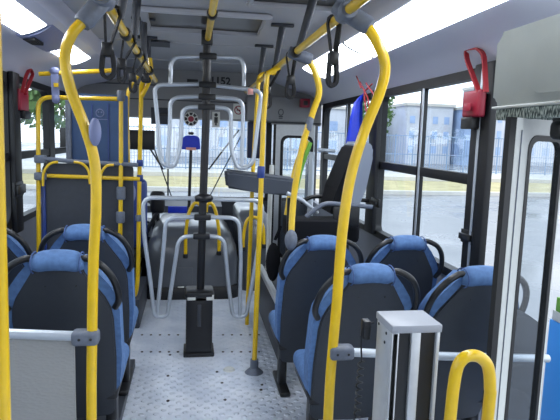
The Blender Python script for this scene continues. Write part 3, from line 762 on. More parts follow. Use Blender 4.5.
# wipers seen outside the glass
def wiper(pts, label):
    P = [at(x, y, Y=7.12) for x, y in pts]
    t_ = thing('wiper', label, 'wiper', (P[0].x, 7.12, P[-1].z))
    P.append(Vector((P[-1].x, 7.045, .70)))
    tube('wiper_arm', P, .011, BLACK, t_)
    tube('wiper_blade', [P[0]+Vector((.06, .01, -.01)), P[-2]+Vector((.05, .01, 0)) if len(P) > 2 else P[-1]+Vector((.05, .01, 0))], .008, BLACK, t_)
wiper([(149, 147), (163, 169), (168, 169), (168, 198)], 'black wiper on the left half of the windscreen')
wiper([(239, 130), (221, 153), (209, 169), (205, 168), (204, 200)], 'black wiper slanting across the right half of the windscreen')

# stickers and number on the bulkhead
def disc(bm, c, r, n=24, t=.004):
    b_prism(bm, [c+Vector((math.cos(2*PI*k/n)*r, 0, math.sin(2*PI*k/n)*r)) for k in range(n)], (0, -t, 0))
c0 = at(191, 119, Y=6.5); c0.y = 6.498
t_ = thing('round_badge', 'round black and red badge on the bulkhead left of the post', 'sticker', (c0.x, 6.49, c0.z-.08))
bm = bmesh.new(); disc(bm, c0, .082); link('backing', bm, CREAM, t_)
bm = bmesh.new()
for k in range(8):
    a1 = 2*PI*k/8
    b_prism(bm, [c0+Vector((math.cos(a1+d)*rr_, -.005, math.sin(a1+d)*rr_)) for d, rr_ in ((-.28, .045), (.28, .045), (.28, .076), (-.28, .076))], (0, -.003, 0))
link('segments', bm, BLACK, t_, smooth=False)
bm = bmesh.new(); disc(bm, c0+Vector((0, -.006, 0)), .033, t=.003); link('centre', bm, RED, t_)
def sticker(x0, y0, x1, y1, M, label, Y=6.498, name='sticker'):
    a, b = at(x0, y1, Y=Y), at(x1, y0, Y=Y)
    t_ = thing(name, label, 'sticker', ((a.x+b.x)/2, Y, a.z))
    box('backing', (a.x, Y-.004, a.z), (b.x, Y, b.z), M, t_, .001); return t_, a, b
t_, a, b = sticker(212, 112, 220, 127, CREAM, 'small white sticker with a black standing figure right of the post')
bm = bmesh.new(); cx = (a.x+b.x)/2; disc(bm, Vector((cx, 6.493, b.z-.035)), .02, t=.002); b_box(bm, (cx-.02, 6.490, a.z+.05), (cx+.02, 6.493, b.z-.06)); b_box(bm, (cx-.01, 6.490, a.z+.02), (cx+.01, 6.493, a.z+.05)); link('figure', bm, BLACK, t_)
t_, a, b = sticker(233, 104, 244, 119, CREAM, 'white sticker with a red prohibition ring on the bulkhead')
cc = Vector(((a.x+b.x)/2, 6.492, (a.z+b.z)/2+.015)); bm = bmesh.new(); N = 20
b_tube(bm, [cc+Vector((math.cos(2*PI*k/N)*.045, 0, math.sin(2*PI*k/N)*.045)) for k in range(N)], .006, 6, closed=True)
b_tube(bm, [cc+Vector((-.032, 0, .032)), cc+Vector((.032, 0, -.032))], .006, 6); link('ring', bm, RED, t_)
box('symbol', cc+Vector((-.022, .001, -.006)), cc+Vector((.022, .003, .006)), BLACK, t_)
t_, a, b = sticker(151, 108, 170, 124, DGREY, 'dark plate with a pale slot at the left of the bulkhead')
a0, a1 = at(157, 116, Y=6.49), at(168, 113, Y=6.49); box('slot', (a0.x, 6.488, a0.z), (a1.x, 6.495, a1.z), BLACK, t_)
t_, a, b = sticker(187, 79.5, 198, 84, BLACK, 'short black plate beside the number on the upper bulkhead')
def text(s, c, h, M, parent, name='number'):
    cu = bpy.data.curves.new('txt', 'FONT'); cu.body = s; cu.size = h*1.38; cu.extrude = .0015; cu.offset = .004*h/.1; cu.align_x = 'LEFT'
    ob = bpy.data.objects.new('txt', cu); COL.objects.link(ob)
    dg = bpy.context.evaluated_depsgraph_get(); dg.update()
    me = bpy.data.meshes.new_from_object(ob.evaluated_get(dg)); bpy.data.objects.remove(ob); bpy.data.curves.remove(cu)
    off = wloc(parent)
    Rm = Matrix.Rotation(PI/2, 3, 'X')
    for v in me.vertices: v.co = Rm @ v.co + Vector(c) - off
    me.materials.clear(); me.materials.append(M)
    o = bpy.data.objects.new(name, me); COL.objects.link(o); o.parent = parent; return o
c0 = at(211, 84, Y=6.49); t_ = thing('vehicle_number', 'black vehicle number 1152 on the bulkhead right of the post', 'number', (c0.x, 6.49, c0.z))
text('1152', c0+Vector((-.01, 0, 0)), .085, BLACK, t_, 'digits')
# emblem & red box on right part of bulkhead
c0 = at(281, 114, Y=6.39); t_ = thing('emblem_sticker', 'faint dark emblem on the grey box at the right of the bulkhead', 'sticker', (c0.x, 6.39, c0.z-.06))
bm = bmesh.new(); N = 16; b_tube(bm, [c0+Vector((math.cos(2*PI*k/N)*.028, .006, math.sin(2*PI*k/N)*.035+.02)) for k in range(N)], .004, 6, closed=True)
b_tube(bm, [c0+Vector((-.025, .006, -.03)), c0+Vector((.025, .006, -.03))], .005, 6); b_tube(bm, [c0+Vector((-.025, .006, -.05)), c0+Vector((.02, .006, -.05))], .004, 6); link('emblem', bm, DGREY, t_)
c0 = at(306, 103, Y=6.3); t_ = thing('alarm_box', 'small red box on the bulkhead beside the right bent pole', 'alarm', (c0.x, 6.33, c0.z-.06))
box('casing', c0+Vector((-.06, 0, -.05)), c0+Vector((.05, .1, .05)), RED, t_, .01); box('button', c0+Vector((-.03, -.012, -.025)), c0+Vector((.02, 0, .025)), BLACK, t_, .006)
# dark pink lamp on the bar
c0 = at(250.5, 91.5, Y=YT-.04); t_ = thing('small_lamp', 'small square pink marker hanging at the end of a silver turnstile bar', 'marker', (c0.x, c0.y, c0.z-.02))
box('body', c0+Vector((-.018, -.01, -.02)), c0+Vector((.018, .008, .02)), PINK, t_, .004); box('backing', c0+Vector((-.02, .008, -.022)), c0+Vector((.02, .018, .022)), CREAM, t_, .004)

# entrance door at the front right, seen past the tray
def door_leaf(nm, p0, p1, z0, z1, fw, label=None):
    d = (p1-p0); L = d.length; d.normalize(); nrm = Vector((-d.y, d.x, 0))*.018
    w = bpy.data.objects.new(nm, None); COL.objects.link(w); w.location = (p0.x, p0.y, z0); w['kind'] = 'structure'
    return w, d, L, nrm
w, d, L, nrm = door_leaf('door_1', Vector((.95, 6.3, 0)), Vector((1.36, 6.1, 0)), .0, 1.7, .05)
def leaf_parts(w, p0, d, L, nrm, z0, z1, fw, rub, gz0, gz1, r, Mf, Mg, seal):
    def P(u, z): return Vector((p0.x+d.x*u, p0.y+d.y*u, z))
    out = [P(u, z) for u, z in rrect(0, L, z0, z1, .01)]
    inn = [P(u, z) for u, z in rrect(fw, L-fw*.15, gz0, gz1, r)]
    bm = bmesh.new(); b_ring(bm, out, inn, None, nrm); link('door_frame', bm, Mf, w, angle=30)
    inn2 = [P(u, z) for u, z in rrect(fw+rub, L-fw*.15-rub, gz0+rub, gz1-rub, r*.8)]
    bm = bmesh.new(); b_ring(bm, [p-nrm*.15 for p in inn], [p-nrm*.15 for p in inn2], None, nrm*1.3); link('door_gasket', bm, RUBBER, w, angle=30)
    bm = bmesh.new(); b_prism(bm, [p+nrm*.45 for p in inn2], nrm*.1); link('glass_pane', bm, Mg, w, smooth=False)
    if seal:
        bm = bmesh.new(); b_prism(bm, [P(-seal, z0), P(.002, z0), P(.002, z1), P(-seal, z1)], nrm); link('door_seal', bm, RUBBER, w)
leaf_parts(w, Vector((.95, 6.3, 0)), d, L, nrm, .05, 1.7, .06, .03, .15, 1.58, .08, ALU, GLASS, .03)
w, d, L, nrm = door_leaf('door_2', Vector((1.38, 5.2, 0)), Vector((1.38, 6.0, 0)), .0, 1.7, .05)

# grab rail clutter at the entrance (pale handrail with green and yellow ends)
t_ = thing('entrance_grab_rail', 'pale entrance grab rail wrapped in yellow and green beside the front door', 'grab rail', (.8, 5.2, .4))
P = [at(x, y, Y=5.2) for x, y in ((306, 140), (297, 165), (291, 190), (287, 215))]
bm = bmesh.new(); b_tube(bm, spline(P, 6), .03, 12); link('yellow_cover', bm, YEL, t_)
P2 = [p_+Vector((.05, .05, -.02)) for p_ in P[:3]]; bm = bmesh.new(); b_tube(bm, spline(P2, 6), .028, 12); link('green_cover', bm, GREENP, t_)
tube('rail', [at(318, 150, Y=5.6), at(335, 151, Y=5.6)], .02, SILV, t_)
tube('riser', [at(312, 152, Y=5.6), at(310, 210, Y=5.6), at(309, 250, Y=5.6), Vector((at(309, 250, Y=5.6).x, 5.6, 0))], .03, SILV, t_)
t_ = thing('entrance_pole', 'pale upright pole beside the low grey cover by the front entrance', 'pole', (at(262, 290, Y=4.6).x, 4.6, 0))
P = [at(272, 165, Y=4.6), at(270, 200, Y=4.6), at(267, 290, Y=4.6)]; tube('pole', P+[Vector((P[-1].x, 4.6, 0))], .02, WHITE, t_)

# ------------------------------------------------------------ conductor's place: platform, tray, tall seat
t_ = thing('conductor_platform', 'dark raised platform carrying the conductor seat', 'platform', (1.0, 4.1, 0))
bm = bmesh.new(); b_box(bm, (.60, 3.62, 0), (XR-.005, 4.75, .42), .02); link('platform', bm, DGREY, t_)
box('edge_trim', (.59, 3.61, .38), (.63, 4.76, .43), ALU, t_, .006)
t_ = thing('cash_tray', 'grey box-shaped cash tray jutting out beside the turnstile', 'tray', (.5, 4.0, 1.06))
YC = 3.98
top = [at(224, 171, Y=YC), at(297, 180, Y=YC), at(297, 197, Y=YC), at(257, 193, Y=YC), at(226, 188, Y=YC)]
bm = bmesh.new(); b_prism(bm, top, (0.02, .34, 0)); bmesh.ops.bevel(bm, geom=list(bm.edges), offset=.018, segments=3, affect='EDGES'); link('tray_box', bm, TRAYM, t_)
a0 = at(240, 167, Y=YC+.1); box('coin_well', a0+Vector((-.04, 0, -.02)), a0+Vector((.06, .1, .012)), CREAM, t_, .006)
tube('tray_leg', [top[1]+Vector((-.02, .15, -.15)), Vector((top[1].x-.02, YC+.15, .42))], .022, BLACK, t_)
tube('tray_rail', [at(287, 193, Y=YC-.05), at(302, 200, Y=YC-.05), at(318, 213, Y=YC-.05)], .014, SILV, t_)
t_ = thing('conductor_chair', 'tall black conductor seat turned sideways with armrest, by the right windows', 'seat', (1.1, 4.15, .42))
def cs(x, y, Y=3.92): return at(x, y, Y=Y)
pd = [cs(356, 146), cs(352, 154), cs(337, 190), cs(330, 214), cs(346, 216), cs(355, 190), cs(361, 146)]
bm = bmesh.new(); b_prism(bm, pd, (0, .38, 0)); bmesh.ops.bevel(bm, geom=list(bm.edges), offset=.012, segments=3, affect='EDGES'); link('backrest', bm, MATTE, t_)
sh = [cs(359, 142), cs(351, 190), cs(344, 216), cs(354, 218), cs(365, 190), cs(372, 158), cs(373, 148), cs(369, 142)]
bm = bmesh.new(); b_prism(bm, [p_-Vector((0, .02, 0)) for p_ in sh], (0, .40, 0)); bmesh.ops.bevel(bm, geom=list(bm.edges), offset=.014, segments=3, affect='EDGES'); link('back_shell', bm, CHSH, t_)
bm = bmesh.new(); a0 = cs(292, 214); b_box(bm, (a0.x, 3.9, .78), (1.25, 4.36, .93), .04, 3); link('seat', bm, MATTE, t_)
tube('armrest', [cs(372, 207, 3.85), cs(325, 203, 3.85), cs(314, 210, 3.85), cs(306, 217, 3.85)], .017, CLAMP, t_, .06)
tube('armrest', [cs(372, 201, 4.42), cs(312, 196, 4.42), cs(300, 203, 4.42)], .017, BLACKM, t_, .06)
bm = bmesh.new(); b_box(bm, (.95, 4.0, .42), (1.2, 4.26, .80), .02); link('pedestal', bm, BLACK, t_)
c0 = cs(342, 200, 3.82); box('side_plate', c0+Vector((-.06, 0, -.2)), c0+Vector((.14, .02, -.05)), BLACKM, t_, .01)
# low dark cabinet behind the seats
t_ = thing('conductor_desk', 'low dark desk and bag shapes in front of the conductor seat', 'desk', (.8, 3.8, .42))
a0, a1 = cs(293, 250, 3.7), cs(340, 221, 3.7); bm = bmesh.new(); b_box(bm, (a0.x, 3.7, .42), (a1.x, 3.86, a1.z), .02); link('desk_panel', bm, MATTE, t_)
bm = bmesh.new(); b_ball(bm, at(273, 262, Y=4.05), (.055, .08, .15), 14, 10); b_tube(bm, [at(275, 240, Y=4.05), at(281, 226, Y=4.05)], .012, 8); link('bag', bm, MATTE, t_)

# blue bag hung at the window
t_ = thing('blue_bag', 'long bright blue plastic bag hanging at the right window behind the conductor seat', 'bag', (1.33, 4.55, 1.3))
P = [at(x, y, Y=4.5) for x, y in ((362, 96), (357, 101), (352, 128), (347, 160), (345, 176), (356, 172), (362, 150), (366, 120))]
ring = []
bm = bmesh.new()
rows = [(362, 95, .012), (358, 103, .035), (356, 118, .05), (355, 135, .065), (353, 152, .08), (352, 168, .08), (352, 176, .06)]
R_ = []
for x, y, r in rows:
    c = at(x, y, Y=4.5); R_.append([c+Vector((math.cos(2*PI*k/18)*r*(1+.14*math.cos(5*2*PI*k/18)), math.sin(2*PI*k/18)*r*.6*(1+.14*math.cos(5*2*PI*k/18)), 0)) for k in range(18)])
loft(bm, R_); link('bag', bm, BLUEB, t_, angle=80)
tube('tie', [at(362, 96, Y=4.5), at(364, 88, Y=4.5)+Vector((.03, 0, .0))], .006, BLUEB, t_)

# red emergency hammer boxes
def hammer(sx, loop, box_, X, label, strap_r=.009):
    c0, c1 = at(box_[0], box_[1], X=X), at(box_[2], box_[3], X=X)
    zc, zt = min(c0.z, c1.z), max(c0.z, c1.z); yc = (c0.y+c1.y)/2; hw = abs(c0.y-c1.y)/2
    t_ = thing('hammer_box', label, 'hammer box', (X, yc, zc))
    bm = bmesh.new(); b_box(bm, (X-.03, yc-hw*.85, zc), (X+.012, yc+hw*.85, zt), .012, 3); link('casing', bm, RED, t_)
    L_ = [at(x, y, X=X-(.02 if X > 0 else -.02)) for x, y in loop]
    bm = bmesh.new(); b_tube(bm, fillet(L_, .03), .01, flat=(.024, .012, Vector((1, 0, 0)))); link('seal_strap', bm, REDS, t_)
    bm = bmesh.new(); b_box(bm, (X-.03, yc-hw*.2, zc-.06), (X+.02, yc+hw*.9, zc+.002), .006); link('bracket', bm, BLACK, t_)
    bm = bmesh.new(); b_box(bm, (X-.05, yc-hw*.4, zc+.03), (X-.044, yc+hw*.3, zc+.07), .003); link('mark', bm, CREAM if X < 0 else RED, t_)
hammer(1, [(479, 92), (467, 60), (466, 50), (478, 48), (484, 55), (486, 92)], (465, 118, 487, 89), XR-.07, 'red hammer box with a tall red strap loop on the right pillar')
hammer(-1, [(22, 92), (26, 76), (30, 68), (33, 74), (28, 86), (25, 94)], (18, 110, 28, 91), XL+.05, 'red hammer box with a looped strap on the left window pillar')
t_ = thing('strap_bundle', 'tangled red straps and tag beside the blue bag at the right window top', 'straps', (1.34, 4.2, 1.7))
for pts in ([(360, 82), (368, 98), (371, 125), (368, 130)], [(372, 84), (364, 92), (366, 110), (372, 122)], [(366, 83), (376, 98), (374, 120)], [(355, 72), (361, 88)]):
    tube('strap', [at(x, y, X=1.33) for x, y in pts], .006, REDS, t_, .03, n=8)
box('tag', at(368, 128, X=1.33)+Vector((-.006, -.03, -.02)), at(368, 128, X=1.33)+Vector((.006, .03, .03)), PINK, t_, .003)

# ------------------------------------------------------------ passenger seats
def sheet(bm, rows, t, curve, nx=10, back=True):
    """rows: (z, halfwidth, y); closed curved slab, thickness t toward +y; curve = bulge of the middle toward -y"""
    A, B = [], []
    for z, hw, y in rows:
        a, b = [], []
        for k in range(nx+1):
            u = -1+2*k/nx
            yy = y - curve*(1-u*u)
            a.append(bm.verts.new((u*hw, yy, z))); b.append(bm.verts.new((u*hw, yy+t, z)))
        A.append(a); B.append(b)
    n = len(rows)
    for i in range(n-1):
        for k in range(nx):
            bm.faces.new((A[i][k], A[i][k+1], A[i+1][k+1], A[i+1][k])); bm.faces.new((B[i][k], B[i+1][k], B[i+1][k+1], B[i][k+1]))
        bm.faces.new((A[i][0], A[i+1][0], B[i+1][0], B[i][0])); bm.faces.new((A[i][nx], B[i][nx], B[i+1][nx], A[i+1][nx]))
    for k in range(nx):
        bm.faces.new((A[0][k], B[0][k], B[0][k+1], A[0][k+1])); bm.faces.new((A[-1][k], A[-1][k+1], B[-1][k+1], B[-1][k]))
def yb(z): return .10-.245*(z-.30)/.7       # backrest rake
def make_seat(label, loc):
    t_ = thing('bus_seat', label, 'seat', loc, 'blue passenger seats with dark plastic backs')
    def add(name, bm, M, ang=50): return link_local(name, bm, M, t_, ang)
    bm = bmesh.new()
    rows = [(.17, .17, yb(.17)), (.20, .19, yb(.20)), (.50, .206, yb(.5)), (.70, .206, yb(.70)), (.76, .198, yb(.76)), (.81, .178, yb(.81)), (.87, .140, yb(.87)), (.92, .108, yb(.92)), (.945, .097, yb(.945))]
    sheet(bm, rows, .03, .022); bmesh.ops.recalc_face_normals(bm, faces=bm.faces)
    es = [e for e in bm.edges if e.calc_face_angle(0) > math.radians(50)]
    bmesh.ops.bevel(bm, geom=es, offset=.006, segments=2, affect='EDGES')
    add('back_shell', bm, SHELL)
    bm = bmesh.new()
    rows = [(.30, .19), (.34, .212), (.50, .229), (.74, .231), (.80, .224), (.86, .198), (.92, .155), (.96, .12), (.985, .10)]
    sheet(bm, [(z, h, yb(z)+.012) for z, h in rows], .095, .01)
    es = [e for e in bm.edges if e.calc_face_angle(0) > math.radians(50)]
    bmesh.ops.bevel(bm, geom=es, offset=.034, segments=4, affect='EDGES')
    add('back_cushion', bm, BLUEF, 60)
    bm = bmesh.new()
    n = 16; R_ = []
    for i in range(15):
        u = -1+2*i/14; k = max((1-abs(u)**6), 0)**.5; k = max(k, .55)
        R_.append([Vector((u*.103, yb(.975)+.028+math.cos(2*PI*j/n)*.06*k, .976-.012*u*u+math.sin(2*PI*j/n)*.044*k)) for j in range(n)])
    loft(bm, R_); hr = add('headrest', bm, BLUEF, 80)
    for s in (-1, 1):
        bm = bmesh.new()
        N = 16; b_tube(bm, [Vector((s*.092, yb(.975)+.028+math.cos(2*PI*k/N)*.058, .967+math.sin(2*PI*k/N)*.042)) for k in range(N)], .003, 6, closed=True)
        link_local('seam', bm, mat('seam_blue', (60, 84, 130), .8) if s < 0 else bpy.data.materials['seam_blue'], hr, 50)
    for s in (-1, 1):
        bm = bmesh.new()
        pts = [(s*.095, yb(.985)+.02, .985), (s*.125, yb(.985)+.012, .985), (s*.175, yb(.95)-.01, .958), (s*.212, yb(.9)-.008, .905), (s*.230, yb(.84)+.0, .84), (s*.230, yb(.8)+.01, .79), (s*.212, yb(.77)+.02, .755)]
        b_tube(bm, spline(pts, 5), .0145, 10); add('grab_handle', bm, BLACK)
    bm = bmesh.new(); b_box(bm, (-.215, .12, .30), (.215, .52, .40), .045, 4); add('seat_cushion', bm, BLUEF)
    bm = bmesh.new(); b_box(bm, (-.2, .10, .26), (.2, .50, .31), .015); add('seat_pan', bm, BLACK)
    for s in (-1, 1):
        bm = bmesh.new(); b_box(bm, (s*.165-.025, .14, .01), (s*.165+.025, .22, .28), .01); b_box(bm, (s*.165-.032, .02, 0), (s*.165+.032, .36, .03), .01)
        add('leg', bm, BLACK)
    for x in (-.05, .07):
        bm = bmesh.new(); b_ball(bm, (x, yb(.87)-.018, .87), (.0045, .003, .0045), 8, 6); add('screw', bm, BLACK)
    return t_
def link_local(name, bm, M, parent, ang=50):
    me = bpy.data.meshes.new(name); bmesh.ops.recalc_face_normals(bm, faces=bm.faces); bm.to_mesh(me); bm.free(); me.materials.append(M)
    for p in me.polygons: p.use_smooth = True
    try: me.set_sharp_from_angle(angle=math.radians(ang))
    except Exception: pass
    o = bpy.data.objects.new(name, me); COL.objects.link(o); o.parent = parent; return o
LH = .055                                     # the left seats stand on a low step
bm = bmesh.new(); b_box(bm, (XL, 1.95, 0), (-.36, 3.62, LH), .006); o = struct(link('floor_step', bm, DGREY))
seats = [((.775, 2.36, 0), 'blue passenger seat behind the large right bent pole, aisle side, second row from far'),
         ((1.268, 2.30, 0), 'blue passenger seat against the right window behind the open door, nearer row'),
         ((.735, 3.06, 0), 'blue passenger seat on the right aisle, farther row, below the smaller bent pole'),
         ((1.225, 3.06, 0), 'blue passenger seat under the long right window, farther row'),
         ((-.53, 2.40, LH), 'blue passenger seat on the left aisle, nearer row, behind the rippled panel'),
         ((-1.05, 2.40, LH), 'blue passenger seat at the left window, nearer row, mostly outside the picture'),
         ((-.545, 3.06, LH), 'blue passenger seat on the left aisle, farther row, before the dark partition'),
         ((-1.05, 3.06, LH), 'blue passenger seat at the left window, farther row, cut by the left edge pole')]
s0 = None
for loc, lab in seats:
    if s0 is None: s0 = make_seat(lab, loc); continue
    c = s0.copy(); COL.objects.link(c); c.location = loc; c['label'] = lab
    for ch in s0.children:
        d_ = ch.copy(); COL.objects.link(d_); d_.parent = c
        for g_ in ch.children:
            e_ = g_.copy(); COL.objects.link(e_); e_.parent = d_

# ------------------------------------------------------------ right foreground: door box, hoop, cable
t_ = thing('door_post_box', 'silver metal box column with two black slots standing beside the door', 'box', (.68, 1.6, 0))
cA, cB, cC, cD = at(392, 325, Z=1.0), at(442, 325, Z=1.0), at(427, 311, Z=1.0), at(380, 311, Z=1.0)
x0, x1, y0, y1 = .603, .757, 1.52, 1.66
bm = bmesh.new(); b_box(bm, (x0-.004, y0-.004, .975), (x1+.004, y1+.004, 1.0), .004); link('top_cap', bm, mat('cap_grey', (150, 154, 162), .4), t_)
bm = bmesh.new(); b_box(bm, (x0, y0+.0, 0), (x0+.02, y1, .976), .003); b_box(bm, (x1-.012, y0, 0), (x1, y1, .976), .003); b_box(bm, (x0+.062, y0, 0), (x0+.092, y0+.03, .976), .003)
b_box(bm, (x0+.002, y0+.03, 0), (x1-.002, y1, .974)); b_box(bm, (x0-.001, y0, 0), (x0+.022, y0+.02, .976), .002); b_box(bm, (x0, y0, 0), (x1, y0+.03, .1), .002)
link('casing', bm, ALU, t_)
for a, b in ((x0+.021, x0+.063), (x0+.091, x1-.011)):
    box('slot_panel', (a, y0+.012, .1), (b, y0+.031, .974), BLACK, t_)
for z, yy in ((.958, y0+.05), (.965, y1-.02), (.925, y0+.06)):
    bm = bmesh.new(); b_ball(bm, (x0-.001, yy, z), (.003, .005, .005), 8, 6); link('screw', bm, BLACK, t_)
# coiled cable
t_ = thing('coiled_cable', 'black coiled cable hanging between the bent pole and the silver box', 'cable', (.585, 1.7, .2))
P = [Vector((.60, 1.68, .955)), Vector((.565, 1.68, .945)), Vector((.560, 1.68, .88)), Vector((.565, 1.68, .82))]
P = spline(P, 5); n = 190
for k in range(n):
    z = .82-.58*k/n; an = k*2*PI/8; P.append(Vector((.562+math.cos(an)*.010-.012*(k/n), 1.68+math.sin(an)*.010, z)))
bm = bmesh.new(); b_tube(bm, P, .0032, 6); link('cord', bm, BLACK, t_)
bm = bmesh.new(); b_box(bm, (.560, 1.66, .90), (.585, 1.70, .965), .006); link('plug', bm, BLACK, t_)
# yellow hoop
t_ = thing('door_hoop', 'thick yellow hoop handrail standing in front of the open door', 'hoop', (.86, 1.45, 0))
YH = 1.45
L0 = at(450, 420, Y=YH); R0 = at(487.5, 420, Y=YH); L1 = at(455, 385, Y=YH); R1 = at(490.5, 385, Y=YH)
pts = [Vector((L0.x-.02, YH, 0)), L0, at(453.5, 388, Y=YH), at(457.5, 367, Y=YH), at(464, 358, Y=YH), at(472.5, 355.5, Y=YH), at(481, 358, Y=YH), at(488, 367, Y=YH), at(490, 388, Y=YH), R0, Vector((R0.x-.02, YH, 0))]
bm = bmesh.new(); b_tube(bm, spline(pts, 8), .018, 16); link('hoop_tube', bm, YEL, t_)
for X in (L0.x-.02, R0.x-.02): collar(t_, (X, YH, .02), (0, 0, 1), .045, .04, DGREY, 'foot')

# ------------------------------------------------------------ rear door: cover, brush, leaf
t_ = thing('door_engine_cover', 'pale grey moulded cover above the open door, upper right', 'cover', (1.25, 1.1, 1.7))
bm = bmesh.new(); X0 = 1.085
out = rrect(.15, 1.90, 1.685, 1.945, .035)
bm2 = [(X0, a, b) for a, b in out]
b_prism(bm, bm2, (XR-X0-.002, 0, 0)); bmesh.ops.bevel(bm, geom=[e for e in bm.edges if abs(e.verts[0].co.x-X0) < 1e-5 and abs(e.verts[1].co.x-X0) < 1e-5], offset=.014, segments=3, affect='EDGES')
link('cover', bm, BOXW, t_)
bm = bmesh.new(); o_ = [(X0-.005, a, b) for a, b in rrect(.5, 1.66, 1.715, 1.885, .04)]; b_prism(bm, o_, (.006, 0, 0)); bmesh.ops.bevel(bm, geom=list(bm.edges), offset=.002, segments=1, affect='EDGES'); link('raised_panel', bm, BOXW, t_)
box('lip', (X0-.004, .15, 1.677), (X0+.03, 1.9, 1.686), WHITE, t_, .003)
t_ = thing('door_brush', 'grey green bristle strip under the moulded door cover', 'brush', (1.15, 1.3, 1.665))
bm = bmesh.new(); b_box(bm, (1.10, .2, 1.638), (1.13, 1.90, 1.677), .004); b_box(bm, (1.13, 1.87, 1.638), (XR-.01, 1.90, 1.677), .004); link('bristles', bm, BRUSH, t_)
# door leaf (folded inwards)
p0 = at(501.5, 300, Y=1.68); p1 = at(550, 300, Y=1.84); p0.z = p1.z = 0
w, d, L, nrm = door_leaf('door_3', p0, p1, 0, 1.64, .05)
leaf_parts(w, p0, d, L, nrm, -.25, 1.64, .085, .020, -.1, 1.585, .05, WHITE, GLASSD, .036)
bm = bmesh.new(); b_box(bm, (1.155, 1.60, 1.57), (1.25, 1.67, 1.635), .02, 3)
t_ = thing('door_pivot', 'black rounded door pivot under the moulded cover at the right edge', 'pivot', (1.2, 1.66, 1.58)); link('pivot_block', bm, BLACK, t_)
box('pivot_arm', (1.19, 1.62, 1.61), (1.22, 1.70, 1.645), BLACK, t_, .004)
# groove and rivets of the leaf frame
bm = bmesh.new(); q0 = p0+d*.035-nrm*.03; b_box(bm, (q0.x-.0015, q0.y-.003, -.2), (q0.x+.0015, q0.y+.003, 1.6)); link('frame_groove', bm, CLAMP, w)
# blue side of a neighbouring vehicle outside the doorway
g = thing('roadside_board', 'bright blue board with green and white top seen past the open door', 'board', (1.9, 2.6, -.9))
a0 = at(549, 318, X=1.75); 
bm = bmesh.new(); b_box(bm, (1.75, 2.0, -.9), (1.80, a0.y+.0, a0.z), .01); link('blue_board', bm, SKYBLUE, g)
bm = bmesh.new(); b_box(bm, (1.75, 2.0, a0.z), (1.80, a0.y-.02, a0.z+.05), .004); link('white_band', bm, WHITE, g)
bm = bmesh.new(); b_box(bm, (1.75, 2.0, a0.z+.05), (1.80, a0.y-.04, a0.z+.12), .004); link('green_band', bm, GREENP, g)

# ------------------------------------------------------------ the street outside
GZ = -.9
bm = bmesh.new(); b_box(bm, (-70, -30, GZ-.1), (90, 120, GZ)); struct(link('ground', bm, ASPH))
def strip(name, x0, x1, y0, y1, z1, M, kind='structure', label=None, cat=None):
    bm = bmesh.new(); b_box(bm, (x0, y0, GZ-.02), (x1, y1, z1)); o = link(name, bm, M); 
    if kind: o['kind'] = kind
    return o
strip('kerb', -60, 80, 24.3, 24.7, GZ+.16, CONC)
strip('verge', -60, 80, 24.7, 31.5, GZ+.12, GRASS)
strip('pavement', -60, 80, 31.6, 44, GZ+.14, CONC)
strip('low_wall', -60, 80, 31.5, 31.9, GZ+.35, CONC)
# left kerb & verge
strip('side_kerb', -7.2, -6.9, -20, 24.3, GZ+.16, CONC); strip('side_verge', -16, -7.2, -20, 24.3, GZ+.13, GRASS)
def fence(x0, x1, y, label, step=1.4, h=3.0, M=FENCEM, vertical=True):
    t_ = thing('street_fence', label, 'fence', ((x0+x1)/2, y, GZ))
    x = x0
    while x <= x1: box('fence_post', (x-.04, y-.04, GZ), (x+.04, y+.04, GZ+h), M, t_); x += step
    bm = bmesh.new()
    for z in (.25, h*.5, h-.1): b_box(bm, (x0, y-.025, GZ+z-.03), (x1, y+.025, GZ+z+.03))
    link('rails', bm, M, t_)
    bm = bmesh.new(); x = x0
    while x <= x1: b_box(bm, (x-.014, y-.012, GZ+.25), (x+.014, y+.012, GZ+h-.1)); x += .2
    link('bars', bm, M, t_)
fence(-6, 12, 38, 'pale street fence seen through the windscreen')
fence(12.4, 44, 40, 'pale street fence seen through the right windows')
fence(-30, -8.5, 27, 'dark iron street fence under the trees on the left', 1.6, 2.2, DARKF)
def building(x0, x1, y, dpt, h, M, label, rows=5, cols=6):
    t_ = thing('building', label, 'building', ((x0+x1)/2, y, GZ))
    bm = bmesh.new(); b_box(bm, (x0, y, GZ), (x1, y+dpt, GZ+h)); link('walls', bm, M, t_)
    for i in range(cols):
        for j in range(rows):
            xa = x0+(i+.25)*(x1-x0)/cols; za = GZ+1.2+j*(h-1.5)/rows
            box('building_window', (xa, y-.03, za), (xa+(x1-x0)/cols*.45, y+.02, za+(h-1.5)/rows*.5), PALEB, t_)
    box('roof_edge', (x0-.2, y-.2, GZ+h), (x1+.2, y+dpt, GZ+h+.3), CONC, t_)
building(24, 29.5, 60, 8, 6.5, PALEW, 'pale building left of the narrow blue one, right window', 3, 4)
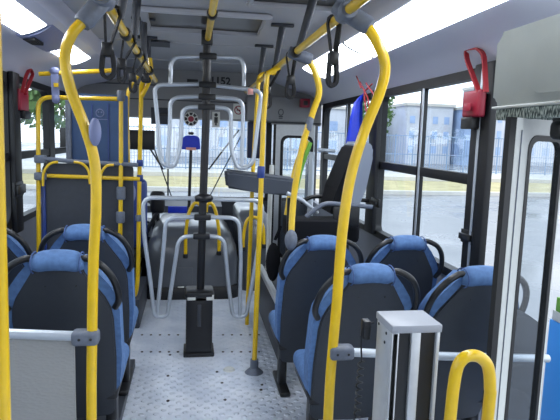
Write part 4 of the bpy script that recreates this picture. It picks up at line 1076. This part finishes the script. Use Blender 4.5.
building(30, 32.6, 58, 6, 6.2, PALEB, 'narrow pale blue building seen through the long right window', 3, 2)
building(33.6, 36, 60, 6, 9.0, PALEW, 'tall narrow pale building right of the blue one', 4, 2)
building(38, 54, 62, 10, 5.5, PALEW, 'low pale building right of the blue one beyond the fence', 2, 8)
building(-4, 22, 64, 10, 6.0, PALEW, 'long pale building beyond the fence ahead', 2, 12)
def tree(x, y, h, r, label, n=260, z0=2.0):
    t_ = thing('street_tree', label, 'tree', (x, y, GZ))
    bm = bmesh.new(); b_tube(bm, [(x, y, GZ), (x+.1, y, GZ+h*.4), (x-.1, y, GZ+h*.7)], .2, 8, radii=[.28, .2, .1])
    for k in range(5):
        an = k*1.3; b_tube(bm, [(x, y, GZ+h*.4), (x+math.cos(an)*r*.6, y+math.sin(an)*r*.6, GZ+h*.7)], .08, 6, radii=[.1, .04])
    link('trunk', bm, BARK, t_)
    bm = bmesh.new()
    for k in range(n*5):
        th = random.uniform(0, 2*PI); ph = math.acos(random.uniform(-.8, 1)); rr_ = r*random.uniform(.45, 1)**.6
        c = Vector((x+math.cos(th)*math.sin(ph)*rr_, y+math.sin(th)*math.sin(ph)*rr_, GZ+h*.66+math.cos(ph)*rr_*(h*.4/r)))
        s = random.uniform(.10, .22); a = Vector([random.gauss(0, 1) for _ in range(3)]).normalized(); b = a.orthogonal().normalized(); e = a.cross(b)
        v = [bm.verts.new(c+b*s*1.6), bm.verts.new(c+e*s), bm.verts.new(c-b*s*1.6), bm.verts.new(c-e*s)]; bm.faces.new(v)
    link('foliage', bm, LEAF, t_, smooth=False)
tree(-9.5, 29, 7.5, 3.0, 'leafy green tree beyond the left windows, nearest the bus')
tree(-18.5, 33, 8.5, 3.4, 'leafy green tree at the far left beyond the fence')
tree(-8.5, 42, 7, 2.8, 'green tree behind the driver side glass')
tree(33, 51, 11.0, 2.4, 'sparse tree with its crown at the top of the right window', 120)
tree(17.5, 52, 8.5, 2.0, 'small tree seen past the conductor seat', 100)
